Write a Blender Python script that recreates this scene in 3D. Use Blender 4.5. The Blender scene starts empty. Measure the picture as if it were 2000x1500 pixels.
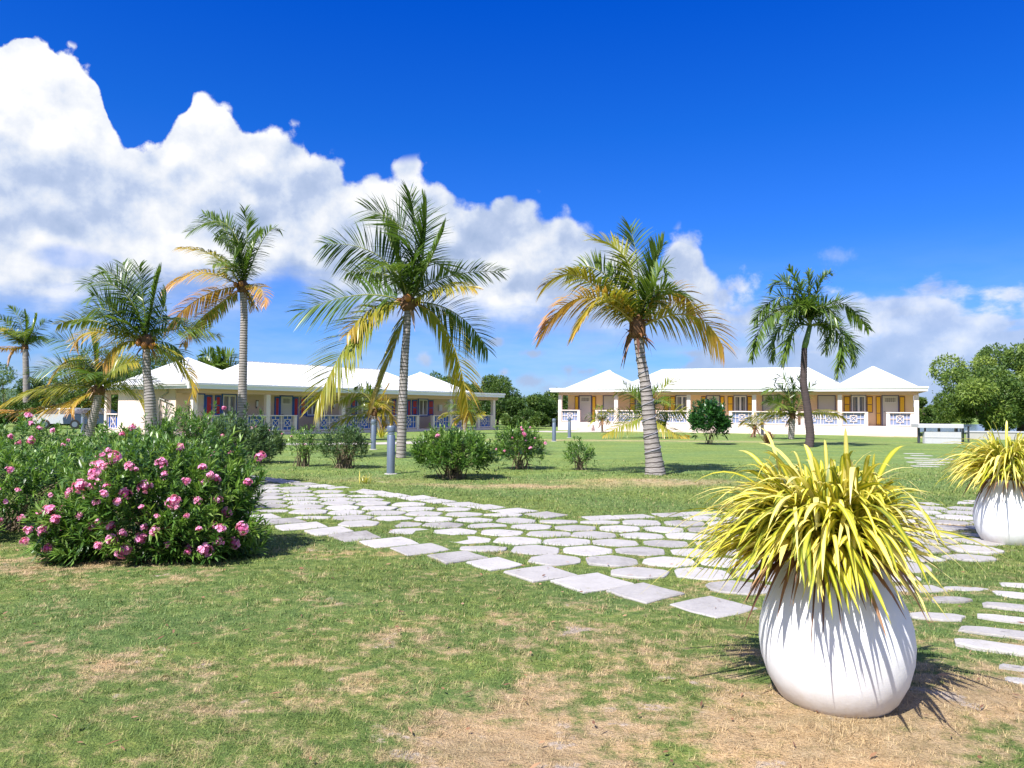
import bpy, math, random
import numpy as np
from mathutils import Vector, Matrix
R = math.radians
rng = np.random.default_rng(7)
random.seed(7)
sc = bpy.context.scene
col = sc.collection

# ------------------------------------------------------------------ camera
EYE = np.array([0.0, 0.0, 1.5]); PITCH = R(2.0); ROLL = 0.00805; FPX = 1500.0
f_ = np.array([0, math.cos(PITCH), math.sin(PITCH)])
r0 = np.array([1.0, 0, 0]); u0 = np.array([0, -math.sin(PITCH), math.cos(PITCH)])
r_ = r0 * math.cos(ROLL) + u0 * math.sin(ROLL)
u_ = u0 * math.cos(ROLL) - r0 * math.sin(ROLL)
cam_d = bpy.data.cameras.new("camera"); cam = bpy.data.objects.new("camera", cam_d); col.objects.link(cam)
cam_d.sensor_width = 36; cam_d.lens = 36 * FPX / 2000; cam_d.clip_start = 0.05; cam_d.clip_end = 9000
cam.matrix_world = Matrix(((r_[0], u_[0], -f_[0], EYE[0]), (r_[1], u_[1], -f_[1], EYE[1]), (r_[2], u_[2], -f_[2], EYE[2]), (0, 0, 0, 1)))
sc.camera = cam

def ray(px, py):
    return f_ + (px - 1000) / FPX * r_ - (py - 750) / FPX * u_
def P(px, py, Y):                        # point seen at (px,py) standing Y metres away
    d = ray(px, py); return EYE + d * (Y / d[1])
def G(px, py, z=0.0):                    # point of the lawn seen at (px,py)
    d = ray(px, py); return EYE + d * ((z - EYE[2]) / d[2])

# ------------------------------------------------------------------ light
SUN_AZ = R(35)          # light travels towards +Y turned this much to +X
SUN_EL = R(50)
trav = Vector((math.sin(SUN_AZ) * math.cos(SUN_EL), math.cos(SUN_AZ) * math.cos(SUN_EL), -math.sin(SUN_EL)))
sl = bpy.data.lights.new("sun", 'SUN'); so = bpy.data.objects.new("sun", sl); col.objects.link(so)
sl.energy = 4.2; sl.angle = R(0.5); sl.color = (1.0, 0.965, 0.91)
so.rotation_euler = trav.to_track_quat('-Z', 'Y').to_euler()
sc.view_settings.view_transform = 'Standard'; sc.view_settings.look = 'None'
sc.view_settings.exposure = 1.05; sc.view_settings.gamma = 1.0

# ------------------------------------------------------------------ node helpers
class N:
    def __init__(s, tree): s.t = tree; s.n = tree.nodes; s.l = tree.links
    def new(s, typ, **kw):
        n = s.n.new(typ)
        for k, v in kw.items(): setattr(n, k, v)
        return n
    def put(s, sock, v):
        if isinstance(v, bpy.types.NodeSocket): s.l.new(v, sock)
        elif v is not None:
            if hasattr(sock.default_value, '__len__') and not hasattr(v, '__len__'): v = [v] * len(sock.default_value)
            if hasattr(v, '__len__') and len(sock.default_value) == 4 and len(v) == 3: v = (*v, 1)
            sock.default_value = v
    def m(s, op, a, b=None, c=None, clamp=False):
        n = s.new('ShaderNodeMath', operation=op, use_clamp=clamp)
        s.put(n.inputs[0], a)
        if b is not None: s.put(n.inputs[1], b)
        if c is not None: s.put(n.inputs[2], c)
        return n.outputs[0]
    def v(s, op, a, b=None, scale=None):
        n = s.new('ShaderNodeVectorMath', operation=op)
        s.put(n.inputs[0], a)
        if b is not None: s.put(n.inputs[1], b)
        if scale is not None: s.put(n.inputs[3], scale)
        return n.outputs[1] if op in ('DOT_PRODUCT', 'LENGTH', 'DISTANCE') else n.outputs[0]
    def sep(s, a):
        n = s.new('ShaderNodeSeparateXYZ'); s.put(n.inputs[0], a); return n.outputs
    def comb(s, x, y, z):
        n = s.new('ShaderNodeCombineXYZ'); s.put(n.inputs[0], x); s.put(n.inputs[1], y); s.put(n.inputs[2], z); return n.outputs[0]
    def noise(s, vec, scale, detail=4, rough=0.55, dist=0.0):
        n = s.new('ShaderNodeTexNoise'); s.put(n.inputs['Vector'], vec); s.put(n.inputs['Scale'], scale)
        s.put(n.inputs['Detail'], detail); s.put(n.inputs['Roughness'], rough); s.put(n.inputs['Distortion'], dist); return n.outputs[0]
    def vor(s, vec, scale, feature='F1', smooth=None, rand=1.0):
        n = s.new('ShaderNodeTexVoronoi', feature=feature); s.put(n.inputs['Vector'], vec); s.put(n.inputs['Scale'], scale)
        if smooth is not None: s.put(n.inputs['Smoothness'], smooth)
        s.put(n.inputs['Randomness'], rand); return n.outputs[0]
    def ss(s, x, a, b, lo=0.0, hi=1.0):          # smoothstep
        n = s.new('ShaderNodeMapRange', interpolation_type='SMOOTHSTEP')
        s.put(n.inputs[0], x); s.put(n.inputs[1], a); s.put(n.inputs[2], b); s.put(n.inputs[3], lo); s.put(n.inputs[4], hi); return n.outputs[0]
    def lin(s, x, a, b, lo=0.0, hi=1.0):
        n = s.new('ShaderNodeMapRange'); s.put(n.inputs[0], x); s.put(n.inputs[1], a); s.put(n.inputs[2], b); s.put(n.inputs[3], lo); s.put(n.inputs[4], hi); return n.outputs[0]
    def mix(s, f, a, b, mode='MIX'):
        n = s.new('ShaderNodeMix', data_type='RGBA', blend_type=mode)
        s.put(n.inputs[0], f); s.put(n.inputs[6], a); s.put(n.inputs[7], b); return n.outputs[2]
    def ramp(s, f, pts, interp='LINEAR'):
        n = s.new('ShaderNodeValToRGB'); e = n.color_ramp.elements; n.color_ramp.interpolation = interp
        while len(e) < len(pts): e.new(0.5)
        for k, (p, c) in enumerate(pts): e[k].position = p; e[k].color = (*c, 1)
        s.put(n.inputs[0], f); return n.outputs[0]
    def curve(s, f, pts):
        n = s.new('ShaderNodeFloatCurve'); c = n.mapping.curves[0]
        while len(c.points) < len(pts): c.points.new(0.5, 0.5)
        for k, (x, y) in enumerate(pts): c.points[k].location = (x, y); c.points[k].handle_type = 'VECTOR'
        n.mapping.use_clip = False; n.mapping.update(); s.put(n.inputs['Value'], f); return n.outputs[0]

def angles(px, py):
    d = ray(px, py); d = d / np.linalg.norm(d)
    return math.degrees(math.atan2(d[0], d[1])), math.degrees(math.asin(d[2]))

# ------------------------------------------------------------------ sky and clouds (world, laid out by direction)
W = bpy.data.worlds.new("World"); sc.world = W; W.use_nodes = True
W.node_tree.nodes.clear(); n = N(W.node_tree)
BG = 0.10
sky = n.new('ShaderNodeTexSky', sky_type='NISHITA'); sky.sun_disc = False
sky.sun_elevation = SUN_EL; sky.sun_rotation = math.atan2(-trav.x, -trav.y)
sky.air_density = 1.0; sky.dust_density = 0.3; sky.ozone_density = 3.0
tc = n.new('ShaderNodeTexCoord'); D = tc.outputs['Generated']
x, y, z = n.sep(D)[:3]
AZ = n.m('MULTIPLY', n.m('ARCTAN2', x, y), 57.2958)
EL = n.m('MULTIPLY', n.m('ARCSINE', z), 57.2958)
tint = n.ramp(n.lin(EL, 0, 40), [(0, (0.20, 0.38, 0.72)), (0.2, (0.14, 0.37, 0.84)), (0.5, (0.038, 0.31, 0.90)), (0.75, (0.0, 0.25, 0.98)), (1, (0.0, 0.24, 0.98))])
clear = n.mix(1.0, sky.outputs[0], tint, 'MULTIPLY')
topP = [(-400, 190), (-150, 110), (0, 62), (60, 66), (110, 80), (160, 100), (195, 150), (208, 225), (255, 262), (312, 275), (335, 232), (368, 208), (372, 165), (400, 152), (440, 160), (470, 180), (520, 198), (560, 238), (598, 250), (606, 292), (655, 300), (690, 340), (740, 318), (825, 306), (850, 345), (930, 372), (1000, 372), (1055, 380), (1110, 405), (1170, 432), (1222, 470), (1270, 525), (1300, 470), (1325, 438), (1358, 440), (1380, 520), (1440, 540), (1500, 590), (1600, 640), (1800, 690), (2200, 700)]
botP = [(-400, 600), (0, 615), (180, 618), (300, 600), (450, 600), (520, 575), (560, 560), (610, 600), (700, 640), (900, 645), (1050, 652), (1150, 660), (1300, 668), (1450, 680), (1600, 720), (2200, 730)]
def cv(pts):
    out = []
    for px, py in pts:
        a, e = angles(px, py); out.append(((a + 60) / 120, e / 40))
    out.sort(); return [(0, out[0][1])] + out + [(1, out[-1][1])]
azn = n.lin(AZ, -60, 60)
TOP = n.m('MULTIPLY', n.curve(azn, cv(topP)), 40.0)
BOT = n.m('MULTIPLY', n.curve(azn, cv(botP)), 40.0)
def puffs(vec):
    w1 = n.noise(vec, 9.0, 3, 0.5)
    wv = n.v('ADD', vec, n.v('SCALE', n.comb(w1, n.noise(n.v('ADD', vec, (3.1, 1.7, 0.3)), 9.0, 3, 0.5), w1), scale=0.03))
    a = n.m('SUBTRACT', 0.5, n.vor(wv, 17.0, 'SMOOTH_F1', 0.35))
    b = n.m('SUBTRACT', 0.5, n.vor(wv, 41.0, 'SMOOTH_F1', 0.35))
    c = n.m('SUBTRACT', n.noise(vec, 46.0, 6, 0.65), 0.5)
    e = n.m('SUBTRACT', n.noise(vec, 11.0, 4, 0.5), 0.5)
    return n.m('ADD', n.m('ADD', n.m('MULTIPLY', a, 3.2), n.m('MULTIPLY', b, 1.9)), n.m('ADD', n.m('MULTIPLY', c, 1.7), n.m('MULTIPLY', e, 2.2)))
pf = puffs(D)
def relief(vec):
    w1 = n.noise(vec, 7.0, 4, 0.55); w2 = n.noise(n.v('ADD', vec, (3.1, 1.7, 0.3)), 7.0, 4, 0.55)
    wv = n.v('ADD', vec, n.v('SCALE', n.comb(w1, w2, w1), scale=0.07))
    return n.m('ADD', n.m('MULTIPLY', n.vor(wv, 9.0, 'SMOOTH_F1', 0.6), -1.0), n.m('ADD', n.m('MULTIPLY', n.vor(wv, 21.0, 'SMOOTH_F1', 0.5), -0.55), n.m('MULTIPLY', n.noise(vec, 26.0, 5, 0.62), 0.6)))
rl = n.m('SUBTRACT', relief(D), relief(n.v('ADD', D, (-0.008, 0.0, 0.016))))
d_top = n.m('ADD', n.m('SUBTRACT', TOP, EL), n.m('MINIMUM', n.m('MULTIPLY', n.m('SUBTRACT', pf, 0.25), n.lin(EL, 4, 14, 0.75, 1.0)), 0.4))
d_bot = n.m('ADD', n.m('SUBTRACT', EL, BOT), n.m('MULTIPLY', n.m('SUBTRACT', n.noise(n.v('MULTIPLY', D, (1, 1, 3)), 12.0, 5, 0.6), 0.5), 5.0))
soft = n.lin(AZ, -34, 12, 0.35, 1.3)
bank = n.m('MULTIPLY', n.ss(d_top, 0.0, soft), n.ss(d_bot, -1.4, 2.8))
# holes of blue within the bank
def hole(px, py, rx, ry, amt):
    a, e = angles(px, py)
    q = n.m('ADD', n.m('POWER', n.m('DIVIDE', n.m('SUBTRACT', AZ, a), rx), 2.0), n.m('POWER', n.m('DIVIDE', n.m('SUBTRACT', EL, e), ry), 2.0))
    q = n.m('ADD', n.m('SQRT', q), n.m('MULTIPLY', n.m('SUBTRACT', n.noise(D, 14.0, 5, 0.6), 0.5), 1.6))
    return n.ss(q, 1.0, 0.3, 0.0, amt)
for hp in ((150, 505, 3.0, 0.9, 0.35), (560, 570, 2.6, 1.6, 0.8), (1010, 445, 1.2, 0.5, 0.0), (1440, 590, 1.5, 1.2, 0.6)):
    if hp[4] > 0: bank = n.m('MULTIPLY', bank, n.m('SUBTRACT', 1.0, hole(*hp)))
# low scattered clouds to the right and small ones above the horizon
lowv = n.v('MULTIPLY', D, (1, 1, 2.0))
ln = n.m('ADD', n.noise(n.v('ADD', lowv, (2.2, 0.4, 0.9)), 9.0, 8, 0.6), n.m('MULTIPLY', n.m('SUBTRACT', 0.5, n.vor(lowv, 22.0, 'SMOOTH_F1', 0.4)), 0.22))
lowm = n.m('MULTIPLY', n.ss(AZ, 9, 20), n.ss(EL, 11.0, 6.5))
hz = n.m('MULTIPLY', n.ss(EL, 6.0, 1.5), 0.25)
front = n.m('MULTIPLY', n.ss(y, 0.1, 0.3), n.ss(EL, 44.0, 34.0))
behind = n.m('MULTIPLY', n.m('SUBTRACT', 1.0, front), 0.26)  # extra cloud cover overhead and behind, out of view, added as neutral fill light
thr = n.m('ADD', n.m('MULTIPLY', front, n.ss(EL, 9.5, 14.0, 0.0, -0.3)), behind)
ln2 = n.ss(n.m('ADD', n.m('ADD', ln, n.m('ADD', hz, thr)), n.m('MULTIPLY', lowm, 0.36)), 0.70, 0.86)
def puff(px, py, rx, ry):
    a, e = angles(px, py)
    q = n.m('ADD', n.m('POWER', n.m('DIVIDE', n.m('SUBTRACT', AZ, a), rx), 2.0), n.m('POWER', n.m('DIVIDE', n.m('SUBTRACT', EL, e), ry), 2.0))
    return n.ss(n.m('SUBTRACT', n.m('SQRT', q), n.m('MULTIPLY', n.m('SUBTRACT', n.noise(D, 24.0, 7, 0.65), 0.5), 2.6)), 1.0, 0.15)
small = None
for pp in ((915, 705, 0.9, 1.0), (965, 668, 0.9, 0.4), (985, 728, 0.6, 0.5), (1040, 745, 1.3, 0.6), (1108, 722, 0.9, 0.7), (1760, 610, 3.0, 1.2), (1750, 650, 4.0, 1.4), (1425, 585, 2.2, 1.9), (1475, 620, 2.6, 1.4), (1330, 480, 1.3, 1.6), (1355, 690, 1.9, 0.6), (1630, 500, 1.7, 0.9), (1840, 665, 3.4, 1.2), (1700, 735, 4.0, 0.8), (1220, 555, 1.9, 0.9), (830, 700, 0.7, 0.7), (1190, 615, 3.2, 1.6), (1390, 650, 2.6, 1.1), (1440, 560, 1.6, 1.3), (1290, 600, 2.4, 1.8), (1900, 700, 3.0, 1.0), (1560, 690, 2.6, 0.9), (1040, 690, 1.2, 0.4)):
    q = puff(*pp)
    if pp[0] in (1630,): q = n.m('MULTIPLY', q, 0.35)
    small = q if small is None else n.m('MAXIMUM', small, q)
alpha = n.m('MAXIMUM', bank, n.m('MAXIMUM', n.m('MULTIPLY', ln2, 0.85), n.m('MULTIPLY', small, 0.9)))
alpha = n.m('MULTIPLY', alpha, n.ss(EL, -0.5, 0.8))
emboss = rl
depth_in = n.m('SUBTRACT', TOP, EL)
big = n.noise(n.v('MULTIPLY', D, (1, 1, 1.5)), 4.6, 5, 0.5)
shade = n.m('ADD', n.m('ADD', n.m('MULTIPLY', emboss, 1.45), n.ss(depth_in, 0.8, 8.0, 0.0, -0.16)), n.m('MULTIPLY', n.m('SUBTRACT', 0.52, big), 1.1))  # sunlit and shaded sides of the billows, painted into the cloud colour
lowdark = n.m('MULTIPLY', n.ss(d_bot, 4.5, 0.0, 0.0, -0.34), 1.0)
shade = n.m('ADD', n.m('ADD', shade, lowdark), n.lin(AZ, -30, 20, 0.03, -0.20))
for (px, py, rx, ry, amt) in ((160, 380, 4.2, 3.0, -0.30), (40, 400, 2.0, 1.5, -0.12), (420, 260, 4.5, 3.0, 0.25), (90, 130, 5, 3, 0.22), (1010, 600, 3.6, 1.4, 0.42), (1050, 470, 5, 2.2, -0.10), (380, 500, 3, 2, 0.15), (640, 400, 4, 3, -0.10)):
    a, e = angles(px, py)
    q = n.m('ADD', n.m('POWER', n.m('DIVIDE', n.m('SUBTRACT', AZ, a), rx), 2.0), n.m('POWER', n.m('DIVIDE', n.m('SUBTRACT', EL, e), ry), 2.0))
    q = n.m('ADD', n.m('SQRT', q), n.m('MULTIPLY', n.m('SUBTRACT', n.noise(D, 16.0, 5, 0.6), 0.5), 1.2))
    shade = n.m('ADD', shade, n.ss(q, 1.25, 0.35, 0.0, amt))
ccol = n.ramp(n.m('ADD', shade, 0.72, clamp=True), [(0.0, (1.9, 2.45, 3.6)), (0.35, (2.5, 3.0, 4.1)), (0.55, (3.3, 3.7, 4.5)), (0.75, (4.1, 4.3, 4.7)), (1.0, (4.9, 4.95, 5.1))])
ccol = n.mix(n.ss(EL, 9.0, 1.5, 0.0, 0.30), ccol, (2.5, 3.2, 4.7))
veil = n.m('MULTIPLY', n.ss(EL, 13.0, 0.5, 0.0, 0.42), n.lin(n.noise(n.v('MULTIPLY', D, (1, 1, 5)), 5.0, 5, 0.6), 0.35, 0.65, 0.35, 1.2))
clear = n.mix(veil, clear, (3.3, 3.9, 4.9))
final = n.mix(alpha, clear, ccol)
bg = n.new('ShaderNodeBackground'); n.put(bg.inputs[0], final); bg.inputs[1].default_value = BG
wo = n.new('ShaderNodeOutputWorld'); n.l.new(bg.outputs[0], wo.inputs[0])
W.cycles.sampling_method = 'MANUAL'; W.cycles.sample_map_resolution = 512

# ------------------------------------------------------------------ object helpers
def tag(o, label=None, cat=None, group=None, kind=None):
    if label: o['label'] = label
    if cat: o['category'] = cat
    if group: o['group'] = group
    if kind: o['kind'] = kind
    return o
def empty(name, loc=(0, 0, 0), rz=0.0):
    o = bpy.data.objects.new(name, None); o.empty_display_size = 0.2; o.location = tuple(float(c) for c in loc); o.rotation_euler = (0, 0, rz); col.objects.link(o); return o
def link(name, me, mat, parent=None, loc=None):
    o = bpy.data.objects.new(name, me)
    if mat and not me.materials: me.materials.append(mat)
    col.objects.link(o)
    if parent is not None: o.parent = parent
    if loc is not None: o.location = tuple(float(c) for c in loc)
    return o
def copy_tree(o, parent=None):
    c = o.copy(); col.objects.link(c); c.parent = parent
    for ch in list(o.children): copy_tree(ch, c)
    return c

class MB:
    def __init__(s): s.v = []; s.f = []; s.sm = False
    def poly(s, pts):
        k = len(s.v); s.v += [tuple(p) for p in pts]; s.f.append(tuple(range(k, k + len(pts))))
    def box(s, x0, x1, y0, y1, z0, z1, b=0.0):
        k = len(s.v)
        if b <= 0:
            s.v += [(x0, y0, z0), (x1, y0, z0), (x1, y1, z0), (x0, y1, z0), (x0, y0, z1), (x1, y0, z1), (x1, y1, z1), (x0, y1, z1)]
            s.f += [tuple(k + i for i in q) for q in ((0, 3, 2, 1), (4, 5, 6, 7), (0, 1, 5, 4), (1, 2, 6, 5), (2, 3, 7, 6), (3, 0, 4, 7))]
        else:                                   # chamfered top and vertical edges
            for (zz, i) in ((z0, b), (z1 - b, b), (z1, 2 * b)):
                xx0, xx1, yy0, yy1 = (x0, x1, y0, y1) if i == b else (x0 + b, x1 - b, y0 + b, y1 - b)
                c = b if i == b else b * 0.6
                s.v += [(xx0 + c, yy0, zz), (xx1 - c, yy0, zz), (xx1, yy0 + c, zz), (xx1, yy1 - c, zz), (xx1 - c, yy1, zz), (xx0 + c, yy1, zz), (xx0, yy1 - c, zz), (xx0, yy0 + c, zz)]
            s.f.append(tuple(k + i for i in range(7, -1, -1))); s.f.append(tuple(k + 16 + i for i in range(8)))
            for L in (0, 8):
                for i in range(8):
                    j = (i + 1) % 8; s.f.append((k + L + i, k + L + j, k + L + 8 + j, k + L + 8 + i))
        return s
    def bar(s, a, b, w, h):                       # rectangular bar between two points
        a = Vector(a); b = Vector(b); t = (b - a).normalized(); up = Vector((0, 0, 1)) if abs(t.z) < 0.99 else Vector((1, 0, 0))
        sd = t.cross(up).normalized(); up = sd.cross(t); k = len(s.v)
        for p in (a, b):
            for (i, j) in ((-1, -1), (1, -1), (1, 1), (-1, 1)): s.v.append(tuple(p + sd * i * w / 2 + up * j * h / 2))
        s.f += [(k, k + 1, k + 2, k + 3), (k + 7, k + 6, k + 5, k + 4)] + [(k + i, k + 4 + i, k + 4 + (i + 1) % 4, k + (i + 1) % 4) for i in range(4)]
        return s
    def tube(s, pts, rad, seg=8, caps=True):
        pts = [Vector(p) for p in pts]; k = len(s.v); nn = len(pts)
        if not hasattr(rad, '__len__'): rad = [rad] * nn
        ref = None
        for i, p in enumerate(pts):
            t = (pts[min(i + 1, nn - 1)] - pts[max(i - 1, 0)]).normalized()
            if ref is None: ref = Vector((1, 0, 0)) if abs(t.x) < 0.9 else Vector((0, 1, 0))
            a = (ref - t * ref.dot(t)).normalized(); ref = a; b = t.cross(a)
            for j in range(seg):
                an = 2 * math.pi * j / seg; s.v.append(tuple(p + (a * math.cos(an) + b * math.sin(an)) * rad[i]))
        for i in range(nn - 1):
            for j in range(seg):
                j2 = (j + 1) % seg; s.f.append((k + i * seg + j, k + i * seg + j2, k + (i + 1) * seg + j2, k + (i + 1) * seg + j))
        if caps: s.f.append(tuple(k + j for j in range(seg - 1, -1, -1))); s.f.append(tuple(k + (nn - 1) * seg + j for j in range(seg)))
        return s
    def lathe(s, prof, seg=32, cx=0, cy=0):
        k = len(s.v)
        for (r, zz) in prof:
            for j in range(seg):
                an = 2 * math.pi * j / seg; s.v.append((cx + r * math.cos(an), cy + r * math.sin(an), zz))
        for i in range(len(prof) - 1):
            for j in range(seg):
                j2 = (j + 1) % seg; s.f.append((k + i * seg + j, k + i * seg + j2, k + (i + 1) * seg + j2, k + (i + 1) * seg + j))
        s.f.append(tuple(k + j for j in range(seg - 1, -1, -1))); s.f.append(tuple(k + (len(prof) - 1) * seg + j for j in range(seg)))
        return s
    def build(s, name, mat, parent=None, smooth=False, loc=None):
        me = bpy.data.meshes.new(name); me.from_pydata(s.v, [], s.f); me.update()
        if smooth: me.shade_smooth()
        return link(name, me, mat, parent, loc)

def np_mesh(name, V, F, attrs=None, smooth=False):
    V = np.asarray(V, np.float32).reshape(-1, 3); F = np.asarray(F, np.int32)
    me = bpy.data.meshes.new(name); me.vertices.add(len(V)); me.vertices.foreach_set('co', V.ravel())
    nf, k = F.shape; me.loops.add(nf * k); me.loops.foreach_set('vertex_index', F.ravel())
    me.polygons.add(nf); me.polygons.foreach_set('loop_start', np.arange(0, nf * k, k, dtype=np.int32)); me.polygons.foreach_set('loop_total', np.full(nf, k, np.int32))
    me.update(calc_edges=True)
    for an, av in (attrs or {}).items():
        at = me.attributes.new(an, 'FLOAT', 'POINT'); at.data.foreach_set('value', np.asarray(av, np.float32).ravel())
    if smooth: me.shade_smooth()
    return me
def norm(a): return a / np.maximum(np.linalg.norm(a, axis=-1, keepdims=True), 1e-9)
def strips(P0, D, L, Wd, droop, nseg=3, prof=None, side=None, roll=None):
    """N curved leaf blades. P0,D (N,3); L,Wd,droop (N,). Returns V,F,t,across,idx."""
    N_ = len(P0); D = norm(D); L = np.broadcast_to(L, (N_,)); Wd = np.broadcast_to(Wd, (N_,)); droop = np.broadcast_to(droop, (N_,))
    if side is None:
        side = np.cross(D, np.array([0, 0, 1.0])); bad = np.linalg.norm(side, axis=1) < 1e-3; side[bad] = (1, 0, 0)
    side = norm(side)
    if roll is not None:
        up = norm(np.cross(side, D)); side = side * np.cos(roll)[:, None] + up * np.sin(roll)[:, None]
    t = np.linspace(0, 1, nseg + 1)
    if prof is None: prof = np.interp(t, [0, .3, .6, 1], [.35, 1, .9, .04])
    C = P0[:, None, :] + D[:, None, :] * (L[:, None] * t)[:, :, None]
    C[:, :, 2] -= (droop * L)[:, None] * t[None, :] ** 2
    off = side[:, None, :] * (Wd[:, None] * prof[None, :] / 2)[:, :, None]
    V = np.stack([C - off, C + off], 2).reshape(-1, 3)
    base = (np.arange(N_) * (nseg + 1) * 2)[:, None] + (np.arange(nseg) * 2)[None, :]
    F = np.stack([base, base + 1, base + 3, base + 2], -1).reshape(-1, 4)
    tt = np.broadcast_to(t[None, :, None], (N_, nseg + 1, 2)).ravel()
    ac = np.broadcast_to(np.array([0., 1.])[None, None, :], (N_, nseg + 1, 2)).ravel()
    idx = np.repeat(np.arange(N_), (nseg + 1) * 2)
    return V, F, tt, ac, idx
def join(parts):
    Vs, Fs, k = [], [], 0
    for V, F in parts: Vs.append(V); Fs.append(F + k); k += len(V)
    return np.concatenate(Vs), np.concatenate(Fs)

# ------------------------------------------------------------------ materials
def mat(name):
    m = bpy.data.materials.new(name); m.use_nodes = True; m.node_tree.nodes.clear(); return m, N(m.node_tree)
def finish(m, n, shader, disp=None):
    o = n.new('ShaderNodeOutputMaterial'); n.l.new(shader, o.inputs[0]); return m
def princ(n, colr, rough=0.6, spec=0.5, normal=None, metal=0.0, coat=0.0):
    p = n.new('ShaderNodeBsdfPrincipled'); n.put(p.inputs['Base Color'], colr); n.put(p.inputs['Roughness'], rough)
    n.put(p.inputs['Specular IOR Level'], spec); n.put(p.inputs['Metallic'], metal)
    if coat: p.inputs['Coat Weight'].default_value = coat
    if normal is not None: n.l.new(normal, p.inputs['Normal'])
    return p.outputs[0]
def bump(n, h, strength=0.3, dist=0.01):
    b = n.new('ShaderNodeBump'); n.put(b.inputs['Height'], h); b.inputs['Strength'].default_value = strength; b.inputs['Distance'].default_value = dist; return b.outputs[0]
def pos(n): return n.new('ShaderNodeNewGeometry').outputs['Position']
def objc(n): return n.new('ShaderNodeTexCoord').outputs['Object']
def attr(n, name):
    a = n.new('ShaderNodeAttribute'); a.attribute_name = name; return a.outputs['Fac']
def simple(name, c, rough=0.6, spec=0.4, var=0.08, scale=6.0, bs=0.15, bscale=60.0, metal=0.0, stain=None):
    m, n = mat(name); o = objc(n)
    f = n.noise(o, scale, 5, 0.6); g = n.noise(o, scale * 9, 4, 0.6)
    k = n.m('ADD', n.m('MULTIPLY', n.m('SUBTRACT', f, 0.5), var * 4), n.m('MULTIPLY', n.m('SUBTRACT', g, 0.5), var * 2))
    cc = n.mix(1.0, c, n.ramp(n.m('ADD', k, 0.5, clamp=True), [(0, (1 - var * 1.6,) * 3), (1, (1, 1, 1))]), 'MULTIPLY')
    if stain:
        st = n.ss(n.noise(n.v('MULTIPLY', o, (3, 3, 0.7)), 1.6, 6, 0.65), 0.55, 0.75, 0.0, stain[1]); cc = n.mix(st, cc, stain[0])
    return finish(m, n, princ(n, cc, rough, spec, bump(n, n.noise(o, bscale, 4, 0.6), bs, 0.01), metal))
def leafmat(name, ramp_pts, fac_nodes, trans=0.35, rough=0.45, spec=0.35, tint=1.6):
    m, n = mat(name); c = n.ramp(fac_nodes(n), ramp_pts)
    p = princ(n, c, rough, spec); tr = n.new('ShaderNodeBsdfTranslucent'); n.put(tr.inputs[0], n.mix(1.0, c, (tint, tint * 1.05, tint * 0.6), 'MULTIPLY'))
    mx = n.new('ShaderNodeMixShader'); mx.inputs[0].default_value = trans; n.l.new(p, mx.inputs[1]); n.l.new(tr.outputs[0], mx.inputs[2])
    return finish(m, n, mx.outputs[0])

POT1 = G(1632, 1405); POT1 = np.array([0.4213 * (POT1[1] + 0.28), POT1[1] + 0.28, 0])
POT2 = G(1985, 1066); POT2 = np.array([0.647 * (POT2[1] + 0.28), POT2[1] + 0.28, 0])
DRY = [(POT1[0] + .5, POT1[1] - .5, 2.0, 1.25, 1.0), (POT1[0] - 1.2, POT1[1] - 1.0, 1.1, .7, .42), (0.1, 5.3, 1.4, .5, .38), (-1.6, 8.2, .9, .45, .3), (3.0, 16.3, 2.2, .8, .6), (0.5, 15.2, 1.8, .5, .45),
       (-4.4, 7.2, 1.6, .5, .45), (-5.9, 7.5, 1.2, .7, .9), (26.5, 50.3, 3.0, 1.0, 1.0), (8.5, 57.5, 3.0, 0.9, .7), (5.6, 10.3, 1.4, .8, .6), (-1.4, 4.0, 1.2, .3, .4), (0.0, 3.6, .5, .4, .5), (-3.0, 16.6, 2.0, 0.8, .3), (6.0, 40.0, 14, 1.6, .45), (2.2, 6.2, 1.2, .6, .3), (-2.2, 4.6, 1.5, .3, .4), (-0.7, 15.5, 1.6, .4, .4)]
def lawn_nodes(n, p):
    px_, py_, _ = n.sep(p)[:3]; p2 = n.comb(px_, py_, 0.0)
    tot = None
    for (cx, cy, rx, ry, a) in DRY:
        q = n.m('ADD', n.m('POWER', n.m('DIVIDE', n.m('SUBTRACT', px_, cx), rx), 2.0), n.m('POWER', n.m('DIVIDE', n.m('SUBTRACT', py_, cy), ry), 2.0))
        g = n.m('MULTIPLY', n.m('EXPONENT', n.m('MULTIPLY', q, -1.0)), a); tot = g if tot is None else n.m('ADD', tot, g)
    n1 = n.noise(p2, 0.45, 3, 0.5); n2 = n.noise(p2, 1.9, 5, 0.62, 0.3); n3 = n.noise(n.v('ADD', p2, (7.3, 2.2, 0)), 9.0, 4, 0.6); n4 = n.noise(p2, 70.0, 3, 0.7)
    near = n.ss(py_, 14.0, 7.0, 0.12, 1.0)
    dry = n.m('ADD', n.m('MULTIPLY', tot, n.lin(n.noise(p2, 1.1, 5, 0.65), 0.3, 0.62, 0.25, 1.35)), n.m('MULTIPLY', near, n.m('ADD', n.m('MULTIPLY', n.m('SUBTRACT', n2, 0.515), 2.3), n.m('ADD', n.m('MULTIPLY', n.m('SUBTRACT', n3, 0.5), 2.0), n.m('MULTIPLY', n.m('SUBTRACT', n1, 0.5), 0.4)))))
    return dry, n1, n2, n3, n4, p2
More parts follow.
